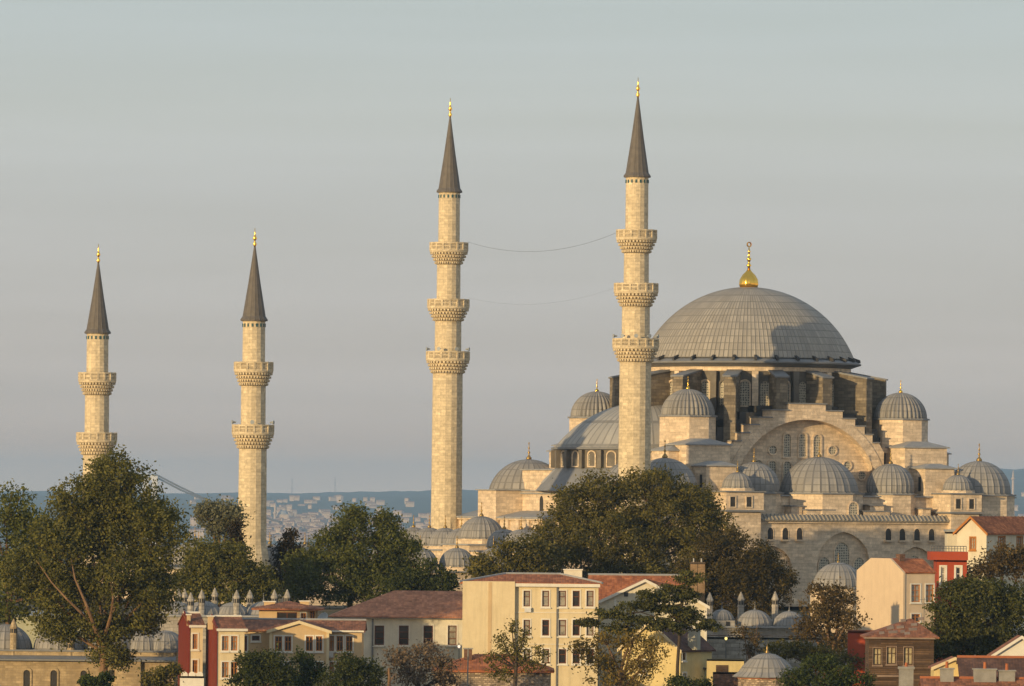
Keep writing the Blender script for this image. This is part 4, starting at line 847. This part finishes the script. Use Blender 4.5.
# kitchen building with many chimneys
Y = 762; p = W(160, 614, Y); zb = tz(Y) - 1; X = lambda px: W(px, 614, Y).x - p.x; Zp = lambda px, py: W(px, py, Y).z - zb
r0 = empty('kitchen_building', (p.x, Y, zb), 'low lead domed kitchen building crowned by nine pointed stone chimneys', 'building'); hz_ = Zp(220, 617); wl = X(296)
m = MB(); m.box(0, wl, 0, 11, 0, hz_); m.build('wall', 'grey_stone', r0)
m = MB(); m.box(-.3, wl + .3, -.4, 11.3, hz_, hz_ + .2); m.build('lead_roof', 'pale_lead', r0)
for px, r_ in ((174, 2.1), (202, 2.2), (231, 2.0), (262, 2.2)): dome('dome', r0, (X(px), 4.5, hz_ + .2), r_, r_ * .72, 18, 'lead_small', 8, finial=1.0, fin_mat='lead_flat', flare=.2)
for px, dy, yt in ((175, 7, 589), (181.3, 7.2, 589.5), (190, 1.6, 592.5), (200.7, 2.2, 590), (212, 7, 588.5), (236, 1.5, 590), (247.3, 7, 590.5), (273, 4, 590), (285, 7, 590)): stack(r0, X(px), dy, hz_, Zp(px, yt) - hz_ , .38)
# small medrese on the right
Y = 756; p = W(706, 627, Y); zb = tz(Y) - 1; X = lambda px: W(px, 627, Y).x - p.x; Zp = lambda px, py: W(px, py, Y).z - zb
r0 = empty('domed_school', (p.x, Y, zb), 'low stone school with three pale lead domes and three pointed chimneys', 'building'); hz_ = Zp(760, 628); wl = X(806)
m = MB(); m.box(0, wl, 0, 9, 0, hz_); m.box(X(710), X(735), .4, 4, hz_, hz_ + .8); m.build('wall', 'grey_stone', r0)
m = MB(); m.box(-.3, wl + .3, -.4, 9.3, hz_, hz_ + .18); m.build('lead_roof', 'pale_lead', r0)
for px, r_, zz in ((722.5, 1.35, .8), (755.5, 2.05, .15), (790, 1.9, .15)): dome('dome', r0, (X(px), 2.6, hz_ + zz + .02), r_, r_ * .92, 18, 'lead_small', 8, finial=.9, fin_mat='lead_flat', flare=.15)
for px, dy, yt in ((709.8, 1, 592.5), (742.5, 6, 592.5), (777, 6, 592)): stack(r0, X(px), dy, hz_, Zp(px, yt) - hz_, .38)
for px in (712, 726): m = MB(); m.box(X(px), X(px + 4), .36, .39, hz_ + .1, hz_ + .7); m.build('window', 'niche_dark', r0)
# tomb with big dome in front of the facade
p = W(838, 590, 812); r0 = empty('domed_tomb', (p.x, 812, tz(812) - .5), 'stone tomb with a large ribbed pale dome against the mosque facade', 'tomb'); zt_ = p.z - tz(812) + .5
m = MB(); m.prism(ngon(12, 3.4), 0, zt_ + .2); m.build('wall', 'mosque_stone', r0); m = MB(); m.prism(ngon(12, 3.7), zt_ + .2, zt_ + .4); m.build('eave', 'pale_lead', r0)
dome('dome', r0, (0, 0, zt_ + .4), 3.05, 3.0, 24, 'lead_small', finial=1.2, flare=.3)
# round domed fountain house at the bottom
p = W(768, 678, 652); r0 = empty('domed_fountain_house', (p.x, 655, tz(652) - 1), 'round brick building with a ribbed lead dome and flared eave at the bottom edge', 'building'); zt_ = p.z - tz(652) + 1
m = MB(); m.prism(ngon(12, 2.95, a0=R(15)), 0, zt_); m.build('wall', 'rubble_stone', r0)
m = MB(); m.prism(ngon(12, 3.02, a0=R(15)), zt_ - .12, zt_ + .02); m.build('cornice', 'terracotta', r0)
m = MB(); m.lathe([(3.35, 0), (3.35, .1), (2.75, .55), (2.35, 1.15), (1.7, 1.8), (.9, 2.25), (.05, 2.4)], 96, mod=lambda j: 1 + (.02 if j % 4 == 0 else 0)); do = m.build('dome', 'lead_small', r0, loc=(0, 0, zt_))
m = MB(); m.lathe([(.16, 2.3), (.2, 2.5), (.08, 2.7), (.1, 2.9), (.03, 3.1), (.02, 3.35)], 8); m.build('finial', 'bronze', do, True)
# garden walls behind
h = House('garden_wall', 'long dark stone garden wall below the low school with three domes', 703, 862, 726, 0, 637, .8, wall='grey_stone', cat='wall'); h.finish('flat'); h.front_box('coping', 'tiles_dark', 702, 635, 863, 637.2, -.7, .2)
h = House('yellow_yard_wall', 'low yellow wall with a dark doorway right of the yellow house', 707, 744, 678, 0, 659, .7, wall='yellow_plaster', cat='wall'); h.finish('flat')
m = MB(); a0, z1 = h.uz('f', 716, 665); a1, z0 = h.uz('f', 728, 690); m.box(a0, a1, -.05, -.01, z0, z1); m.build('door', 'weathered_wood', h.root)
h = House('dark_gate', 'dark brick gatepost wall in front of the yellow wall', 713, 738, 664, 0, 672, .6, wall='dark_brick', cat='wall'); h.finish('flat')
h = House('white_fence', 'white scalloped fence panel between the red houses', 180, 204, 664, 0, 676, .3, wall='white_trim', cat='fence'); h.finish('flat')
m = MB()
for a in (.18, .5, .82): m.ext((h.w * a, 0, h.h - .1), (1, 0, 0), (0, -1, 0), arch_pts(h.w * .28, .55), -.25, -.03)
m.build('panel_top', 'white_trim', h.root)

# lamps that are lit in the photograph
def lamp(label, px, py, Y, mat, hgt):
    p = W(px, py, Y); g = tz(Y); r0 = empty('street_lamp', (p.x, Y, g), label, 'street lamp', 0, 'small lit lamps'); z = p.z - g
    m = MB(); m.tube([(0, .25, 0), (0, .25, z + .25), (0, .1, z + .35), (0, 0, z + .22)], .05); m.build('post', 'grey_metal', r0)
    m = MB(); m.lathe([(.05, -.17), (.13, -.08), (.16, .02), (.12, .11), (.03, .16)], 10); m.build('bulb', mat, r0, True, (0, 0, z))
lamp('lit warm yellow lamp on the dark garden wall', 726, 638.5, 723, 'lamp_warm', 3); lamp('lit white lamp at the corner of the long white house', 459, 646.5, 712, 'lamp_white', 3)

# ------------------------------------------------------------------ trees
def tree(name, label, Y, trunk, lobes, n, leaf, mat, bark='bark_brown', limbs=(), clump=1.0, fill=.5, cat='tree', group=None, flat=1., tr=.35, dens=1., depth=1., up=0.):
    """trunk: (px, py of its foot or None, top px, top py); lobes: (px, py, rx, ry) in picture units at distance Y"""
    s = Y / F; P0 = W(trunk[0], trunk[1], Y); g = P0.z if trunk[1] < 690 else min(P0.z, tz(Y))
    base = Vector((P0.x, Y, min(g, tz(Y)) if trunk[1] >= 600 else tz(Y)))
    root = empty(name, base, label, cat, 0, group)
    tp = W(trunk[2], trunk[3], Y) - base
    m = MB(); mid = tp * .5 + Vector((random.uniform(-.2, .2), random.uniform(-.2, .2), 0)); m.tube([Vector((0, 0, -.3)), mid, tp], [tr * 1.25, tr, tr * .8], 8)
    LB = []
    for (px, py, rx, ry) in lobes:
        c = W(px, py, Y) - base; c.y += random.uniform(-.25, .25) * rx * s * depth; LB.append((c, rx * s, ry * s))
    for c, rx, rz in LB:
        a = tp * random.uniform(.75, 1); b = a.lerp(c, .5) + Vector((random.uniform(-.5, .5), random.uniform(-.5, .5), random.uniform(-.2, .5))) * .5
        m.tube([a, b, c], [tr * .55, tr * .38, tr * .12], 6)
        for _ in range(4):
            e = c + Vector((random.uniform(-1, 1) * rx, random.uniform(-1, 1) * rx * depth, random.uniform(-.3, 1) * rz)) * .75; m.tube([b.lerp(c, .6), (b.lerp(c, .6) + e) / 2 + Vector((0, 0, .15)), e], [tr * .22, tr * .14, tr * .05], 5)
    for lim in limbs:
        pts = [W(q[0], q[1], Y) - base + Vector((0, q[2] * .8 if len(q) > 2 else -1.0, 0)) for q in lim]; r0 = tr * .5; m.tube(pts, [r0 * (1 - .85 * i / (len(pts) - 1)) for i in range(len(pts))], 7)
    m.build('trunk', bark, root)
    area = sum(rx * rz for _, rx, rz in LB); cs = []; sz = []
    for c, rx, rz in LB:
        nl = max(6, int(dens * 26 * (rx * rz) / (clump * clump) ** 1 * .42 + 8))
        d = RNG.standard_normal((nl, 3)); d[:, 2] += .15; d /= np.linalg.norm(d, axis=1)[:, None]
        rr = fill + (1 - fill) * RNG.random(nl) ** .7; rr *= RNG.uniform(.88, 1.12, nl)
        p = d * rr[:, None] * np.array([rx, rx * depth, rz]) + np.array(c); cs.append(p); sz.append(clump * RNG.uniform(.45, 1.15, nl))
    cs = np.concatenate(cs); sz = np.concatenate(sz); wgt = sz ** 2; cnt = np.maximum(4, (n * wgt / wgt.sum()).astype(int))
    idx = np.repeat(np.arange(len(cs)), cnt); N = len(idx)
    off = RNG.standard_normal((N, 3)) * .5; off[:, 2] *= .75 * flat
    P = cs[idx] + off * sz[idx][:, None]
    a = RNG.standard_normal((N, 3)); a /= np.linalg.norm(a, axis=1)[:, None]
    if up: a[:, 2] = np.abs(a[:, 2]) * up + a[:, 2] * (1 - up); a /= np.linalg.norm(a, axis=1)[:, None]
    b = np.cross(a, RNG.standard_normal((N, 3))); b /= np.linalg.norm(b, axis=1)[:, None] + 1e-9
    L1 = (leaf * RNG.uniform(.6, 1.35, N))[:, None]
    V = np.empty((N, 4, 3)); V[:, 0] = P - a * L1; V[:, 1] = P + b * L1 * .55; V[:, 2] = P + a * L1; V[:, 3] = P - b * L1 * .55
    me = bpy.data.meshes.new('crown'); me.vertices.add(N * 4); me.loops.add(N * 4); me.polygons.add(N)
    me.vertices.foreach_set('co', V.reshape(-1).astype(np.float32)); me.loops.foreach_set('vertex_index', np.arange(N * 4, dtype=np.int32))
    me.polygons.foreach_set('loop_start', np.arange(0, N * 4, 4, dtype=np.int32)); me.polygons.foreach_set('loop_total', np.full(N, 4, dtype=np.int32))
    me.materials.append(MATS[mat]); me.update(calc_edges=True)
    o = bpy.data.objects.new('crown', me); C.objects.link(o); o.parent = root
    return root
tree('plane_tree', 'huge spreading plane tree with pale limbs in front of the stone wall', 686, (105, 700, 104, 640),
     [(116, 478, 34, 26), (144, 511, 34, 28), (84, 505, 38, 30), (160, 540, 32, 34), (112, 530, 50, 38), (62, 548, 40, 36), (30, 575, 30, 28), (75, 590, 42, 30), (125, 580, 48, 34), (155, 590, 26, 26), (100, 628, 40, 16), (60, 625, 30, 14), (140, 622, 24, 14), (112, 655, 26, 10)],
     88000, .168, 'leaf_plane', 'bark_pale', [[(104, 642), (98, 630, -3), (84, 612, -5.5), (70, 598, -6.5), (55, 582, -6), (38, 560, -3)], [(104, 640), (112, 618, -4), (116, 598, -6), (113, 582, -5), (118, 560, -2)], [(98, 632, -3), (90, 606, -5.5), (78, 578, -6), (72, 555, -3)]], 1.2, .3, tr=.45, depth=.9)
tree('broadleaf_tree', 'dark green tree cut by the left edge behind the plane tree', 712, (8, 640, 8, 590), [(6, 505, 26, 20), (38, 535, 26, 22), (0, 540, 36, 36), (30, 570, 34, 30), (10, 600, 40, 24), (60, 590, 30, 26)], 14000, .21, 'leaf_green', clump=1.3)
tree('broadleaf_tree', 'thin pale grey tree left of the second minaret', 806, (218, 600, 218, 545), [(206, 514, 12, 14), (222, 512, 12, 12), (232, 516, 9, 11), (218, 528, 14, 9)], 5000, .2, 'leaf_pale', clump=1.1, fill=.3)
tree('cypress_tree', 'narrow dark cypress touching the second minaret', 800, (236, 600, 236, 560), [(236, 530, 4, 10), (236, 543, 7, 12), (236, 556, 8.5, 14), (236, 570, 8, 12)], 5000, .17, 'leaf_cypress', 'bark_dark', clump=.7, up=.8)
tree('broadleaf_tree', 'round olive tree in front of the second minaret foot', 778, (215, 640, 218, 590), [(205, 560, 24, 18), (228, 560, 24, 18), (195, 582, 24, 22), (222, 585, 36, 22), (252, 580, 22, 18), (262, 592, 14, 12)], 30000, .172, 'leaf_plane', clump=1.1)
tree('conifer_tree', 'dark ragged conifer right of the second minaret', 806, (287, 620, 287, 560), [(289, 536, 7, 7), (284, 548, 9, 8), (296, 552, 8, 7), (282, 563, 13, 10), (290, 575, 15, 11), (278, 582, 12, 10)], 5000, .19, 'leaf_cypress', 'bark_dark', clump=.9, fill=.25)
tree('broadleaf_tree', 'large fresh green tree with twin tops before the hazy far shore', 792, (352, 640, 350, 585), [(352, 518, 15, 14), (352, 535, 20, 18), (384, 522, 12, 14), (388, 540, 17, 18), (328, 548, 20, 18), (368, 556, 34, 24), (302, 568, 18, 18), (335, 578, 42, 24), (375, 585, 40, 22), (408, 552, 14, 14), (402, 572, 22, 18), (300, 588, 22, 16)], 46000, .172, 'leaf_green', clump=1.05)
tree('broadleaf_tree', 'low dark green tree behind the long brown roof', 778, (425, 640, 425, 598), [(415, 585, 22, 18), (440, 588, 18, 16), (432, 575, 16, 14), (400, 595, 20, 14)], 8000, .2, 'leaf_dark', clump=1.1)
tree('broadleaf_tree', 'broad olive tree hiding the foot of the middle minaret', 834, (630, 640, 630, 570), [(600, 488, 26, 14), (650, 485, 30, 15), (690, 498, 26, 18), (577, 505, 26, 20), (630, 508, 45, 26), (675, 520, 42, 28), (560, 535, 32, 22), (610, 540, 55, 30), (665, 555, 50, 30), (715, 530, 22, 20), (580, 565, 50, 20), (630, 580, 60, 18)], 84000, .178, 'leaf_olive', clump=1.15, fill=.35)
tree('broadleaf_tree', 'smaller olive tree left of the broad one, before the courtyard domes', 826, (515, 640, 515, 575), [(518, 550, 22, 14), (497, 565, 26, 14), (540, 558, 24, 18), (480, 575, 14, 10), (525, 580, 40, 14)], 10000, .21, 'leaf_olive', clump=1.1)
tree('broadleaf_tree', 'dark brown tree between the tall double chimney and the mosque facade', 818, (740, 650, 740, 590), [(725, 548, 26, 18), (755, 562, 28, 20), (730, 580, 38, 24), (770, 582, 26, 20), (745, 600, 42, 18), (700, 575, 26, 24), (690, 600, 24, 16)], 40000, .172, 'leaf_umber', 'bark_dark', clump=1.1, fill=.4)
tree('round_tree', 'round dark green tree in front of the red ended house', 640, (262, 720, 262, 690), [(255, 668, 20, 16), (275, 668, 22, 16), (262, 685, 34, 16)], 9000, .15, 'leaf_dark', clump=.8)
tree('round_tree', 'slender light green tree before the cream pediment', 645, (308, 720, 308, 690), [(303, 660, 9, 9), (312, 672, 14, 12), (300, 684, 18, 10)], 3600, .15, 'leaf_bush', clump=.75, fill=.2)
tree('round_tree', 'round green tree below the right wing of the pediment house', 640, (352, 720, 352, 690), [(352, 668, 16, 14), (365, 678, 18, 14), (340, 684, 20, 12)], 6500, .15, 'leaf_dark', clump=.8)
tree('sparse_tree', 'sparse pinkish leafed tree in front of the long white house', 648, (420, 720, 418, 685), [(400, 660, 18, 12), (425, 655, 20, 12), (445, 662, 14, 10), (415, 675, 28, 14), (445, 680, 16, 10)], 5200, .14, 'leaf_pinkish', 'bark_dark', clump=.8, fill=.2)
tree('sparse_tree', 'dark upright sparse tree before the tall cream apartment house', 644, (516, 720, 517, 650), [(512, 628, 6, 8), (524, 638, 7, 9), (503, 642, 8, 9), (516, 650, 12, 12), (495, 658, 12, 7), (540, 652, 10, 8), (530, 665, 16, 10), (500, 672, 18, 9)], 2600, .14, 'leaf_olive', 'bark_dark', [[(516, 690, 0), (517, 655, 0), (513, 622, 0)], [(517, 660, 0), (525, 640, 0), (524, 628, 0)], [(516, 668, 0), (498, 655, 0), (490, 650, 0)]], .65, .2, tr=.2)
tree('cedar_tree', 'layered flat topped dark cedar before the white gabled house', 668, (676, 720, 682, 600), [(690, 578, 15, 8), (675, 590, 18, 6), (688, 598, 16, 6), (640, 606, 26, 6), (670, 610, 28, 7), (610, 614, 22, 5), (590, 622, 14, 4), (640, 620, 28, 5), (690, 616, 20, 7), (705, 626, 15, 8), (655, 597, 24, 8), (668, 626, 28, 8), (622, 629, 22, 6)], 19000, .14, 'leaf_cedar', 'bark_dark', [[(676, 690, 0), (680, 640, 0), (686, 600, 0), (690, 578, 0)], [(680, 625, 0), (640, 612, 0), (600, 616, 0)]], .6, .1, flat=.5, tr=.17)
tree('sparse_tree', 'golden leafed sparse tree below the cedar', 652, (618, 720, 620, 670), [(585, 650, 16, 10), (605, 640, 18, 10), (630, 642, 18, 12), (655, 646, 18, 12), (600, 664, 24, 12), (640, 664, 28, 14), (620, 680, 34, 10)], 5600, .15, 'leaf_yellow', 'bark_brown', [[(618, 690, 0), (612, 665, 0), (600, 640, 0)], [(619, 690, 0), (628, 660, 0), (634, 635, 0)], [(622, 690, 0), (650, 660, 0), (660, 640, 0)]], .75, .2)
tree('autumn_tree', 'thin brown autumn tree left of the blank pink gable', 706, (832, 690, 830, 650), [(822, 592, 20, 10), (842, 598, 18, 12), (826, 612, 28, 16), (848, 622, 18, 16), (812, 632, 24, 16), (838, 642, 26, 14)], 7500, .16, 'leaf_brown', 'bark_pale', clump=.9, fill=.2)
tree('big_dark_tree', 'big dense dark tree over the old timber house', 672, (968, 720, 968, 640), [(960, 592, 20, 12), (985, 596, 26, 16), (955, 612, 28, 20), (985, 620, 34, 24), (1012, 610, 22, 22), (938, 640, 22, 18), (970, 645, 36, 20), (1008, 640, 26, 18), (925, 655, 12, 10)], 34000, .16, 'leaf_mixed', 'bark_dark', clump=.9, fill=.4)
tree('autumn_tree', 'brown leafless looking tree on the bank above the big dark tree', 764, (1002, 620, 1002, 585), [(985, 572, 22, 14), (1005, 560, 24, 16), (1022, 565, 18, 22), (968, 582, 14, 10)], 7000, .17, 'leaf_brown', 'bark_brown', clump=1., fill=.2)
tree('sapling_tree', 'bare thin sapling left of the round domed building', 690, (748, 700, 750, 650), [(742, 632, 10, 7), (756, 638, 9, 8), (750, 650, 12, 8)], 900, .13, 'leaf_brown', 'bark_pale', [[(746, 690, 0), (747, 650, 0), (742, 622, 0)], [(748, 690, 0), (755, 650, 0), (758, 615, 0)]], .7, .2, tr=.16)
tree('bush', 'bright green bush right of the round domed building', 640, (815, 715, 815, 690), [(795, 678, 16, 8), (816, 668, 13, 12), (838, 675, 16, 11), (858, 683, 18, 9), (815, 686, 34, 8), (828, 663, 7, 8)], 8500, .14, 'leaf_bush', clump=.7, cat='bush')
tree('bush', 'grey green bush below the autumn tree', 690, (840, 690, 840, 668), [(820, 655, 20, 8), (845, 660, 22, 8), (800, 652, 16, 8), (780, 650, 16, 8)], 5000, .15, 'leaf_olive', clump=.8, cat='bush')
tree('bush', 'leafy bush at the foot of the plane tree', 640, (98, 710, 98, 690), [(88, 682, 8, 5), (104, 680, 10, 6), (96, 688, 14, 5)], 1800, .2, 'leaf_bush', clump=.5, cat='bush')
tree('bush', 'ragged bush in front of the stone wall beside the red house', 652, (162, 710, 162, 690), [(150, 678, 9, 6), (165, 674, 10, 8), (175, 670, 8, 7), (160, 685, 20, 6)], 2600, .15, 'leaf_olive', clump=.6, fill=.2, cat='bush')
tree('bush', 'dark bush at the bottom beside the yellow house', 640, (690, 715, 690, 692), [(680, 684, 14, 6), (700, 686, 14, 5)], 2000, .14, 'leaf_dark', clump=.6, cat='bush')
# trunk stub
p = W(389, 700, 640); m = MB(); m.tube([(0, 0, -2), (0, 0, 2.2), (-.05, 0, 3.1)], [.17, .15, .1], 8); m.tube([(0, 0, 1.6), (.4, 0, 2.3), (.6, 0, 2.6)], [.06, .05, .03]); m.tube([(0, 0, 1.0), (-.4, 0, 1.5), (-.7, 0, 1.6)], [.06, .05, .03])
o = m.build('tree_stump', 'bark_pale'); o.location = p; tag(o, 'bare cut trunk with two short branches before the sparse pinkish tree', 'tree stump')

# ------------------------------------------------------------------ far shore
r0 = empty('suspension_bridge', W(150, 520, 11800), 'far hazy suspension bridge tower with two cables behind the plane tree', 'bridge')
p0 = Vector(r0.location); loc = lambda px, py: W(px, py, 11800) - p0
m = MB(); a, b = loc(146, 474), loc(155, 476)
for q in (a, b): m.box(q.x - 5, q.x + 5, -6, 6, -140, q.z)
m.box(a.x, b.x, -2.5, 2.5, a.z - 11, a.z - 2); m.box(a.x, b.x, -2.5, 2.5, a.z - 60, a.z - 52); m.build('tower', 'unlit_white', r0)
for dz in (0, 8): m = MB(); m.tube([loc(154, 473.5) + Vector((0, dz, -dz * .6)), loc(180, 487) + Vector((0, dz, -dz * .6)), loc(208, 500) + Vector((0, dz, -dz * .4)), loc(280, 522) + Vector((0, dz, 0))], 1.7, 6); m.build('cable', 'grey_metal', r0)
r0.scale = (1, 1, 1); m = MB(); m.box(-480, 480, -18, 18, -48, -44); m.build('deck', 'grey_metal', r0)
for px, y0, lb in ((292, 478, 'faint power pylon on the far ridge, nearer the second minaret'), (335, 477, 'faint power pylon on the far ridge above the twin topped tree')):
    p = W(px, 496, 24000); r0 = empty('power_pylon', p, lb, 'pylon', 0, 'pylons on the far ridge'); z = W(px, y0, 24000).z - p.z
    m = MB()
    for sx in (-1, 1):
        for sy in (-1, 1): m.tube([(sx * 3, sy * 3, -5), (sx * .6, sy * .6, z)], .28, 4)
    for i in range(6): q = i / 6; w0, w1 = 3 - 2.4 * q, 3 - 2.4 * (q + 1 / 6); m.tube([(-w0, -w0, z * q), (w1, -w1, z * (q + 1 / 6))], .2, 4); m.tube([(w0, -w0, z * q), (-w1, -w1, z * (q + 1 / 6))], .2, 4)
    m.build('frame', 'grey_metal', r0); m = MB()
    for q in (.72, .86): m.tube([(-5, 0, z * q), (5, 0, z * q)], .25, 4)
    m.build('cross_arm', 'grey_metal', r0)
simple('far_wall', (.56, .44, .33), (.36, .29, .22), .2); simple('far_roof', (.34, .2, .13), (.22, .14, .1), .3)
p = W(280, 526, 15700); r0 = empty('far_mosque', p, 'tiny white mosque with one minaret on the far shore', 'mosque')
m = MB(); m.box(-7, 12, -6, 10, -15, 6); m.box(-3, 9, -4, 8, 6, 12); m.build('hall', 'far_wall', r0); dome('dome', r0, (3, 2, 12), 6, 4.5, 16, 'pale_lead', 6)
m = MB(); m.lathe([(1.5, -15), (1.4, 12), (2.2, 13), (2.2, 14.5), (1.1, 14.6), (1.1, 19), (.05, 25)], 12, (-5, -7)); m.build('minaret', 'far_wall', r0); r0.scale = (2.3, 2.3, 2.3)
p = W(1013, 492, 15700); r0 = empty('far_minaret', p, 'thin distant white minaret at the right edge beyond the corner dome', 'minaret')
m = MB(); m.lathe([(1.3, -20), (1.2, 12), (2, 13), (2, 14), (1, 14.2), (1, 17), (.05, 22)], 12); m.build('shaft', 'far_wall', r0); r0.scale = (2.4, 2.4, 2.4)
m = MB(); m.box(-8.8, 8.8, -8, 8, -24, 13.6); o = m.build('far_block', 'far_wall'); o.location = W(414, 533, 13760); tag(o, 'pinkish far apartment block left of the courtyard domes', 'apartment block')
protos = []
for i in range(4):
    w_, d_, h_ = [(4.5, 4, 5.5), (6.5, 5, 6), (4.2, 4, 9), (8, 5, 5)][i]
    m = MB(); m.box(-w_, w_, -d_, d_, -4, h_); m.cur = 1
    m.slab([(-w_ - .4, -d_ - .4, h_), (w_ + .4, -d_ - .4, h_), (w_ + .4, 0, h_ + 1.3), (-w_ - .4, 0, h_ + 1.3)], .3); m.slab([(-w_ - .4, 0, h_ + 1.3), (w_ + .4, 0, h_ + 1.3), (w_ + .4, d_ + .4, h_), (-w_ - .4, d_ + .4, h_)], .3)
    m.cur = 2
    for x in np.arange(-w_ + 1.2, w_ - .8, 2.2): m.box(x, x + 1, -d_ - .06, -d_ - .02, h_ - 2.4, h_ - .9)
    protos.append(m)
meshes = [q.build('far_house', ['far_wall', 'far_roof', 'niche_dark']) for q in protos]
first = {}
def far_house(px, py, Y, i):
    src = meshes[i]
    o = src if i not in first else src.copy()
    if i in first: C.objects.link(o)
    first[i] = 1
    o.location = W(px, py, Y); o.rotation_euler = (0, 0, random.uniform(-.5, .5)); s_ = random.uniform(.7, 1.15) * 1.6; o.scale = (s_, s_, s_)
    tag(o, 'tiny pale red-roofed house in the hazy far shore town', 'house', 'houses of the far shore town')
def shore_y(Y, px):
    return 0
n_ = 0
while n_ < 285:
    t = random.random() ** 1.15; Y = 13400 + 6200 * t
    px = random.choice([random.uniform(264, 432)] * 6 + [random.uniform(264, 340)] * 5 + [random.uniform(190, 242), random.uniform(1000, 1030)])
    if px > 900 and t < .3: continue
    if t > .5 and random.random() < .75: continue
    k_ = (px - 512) / F; z = tz(Y) + far_f(Y) * np.interp(k_, RK, RH) + random.uniform(0, 3); py = HY - z * F / Y + ROLL * (px - 512)
    far_house(px, py, Y, random.randrange(4)); n_ += 1
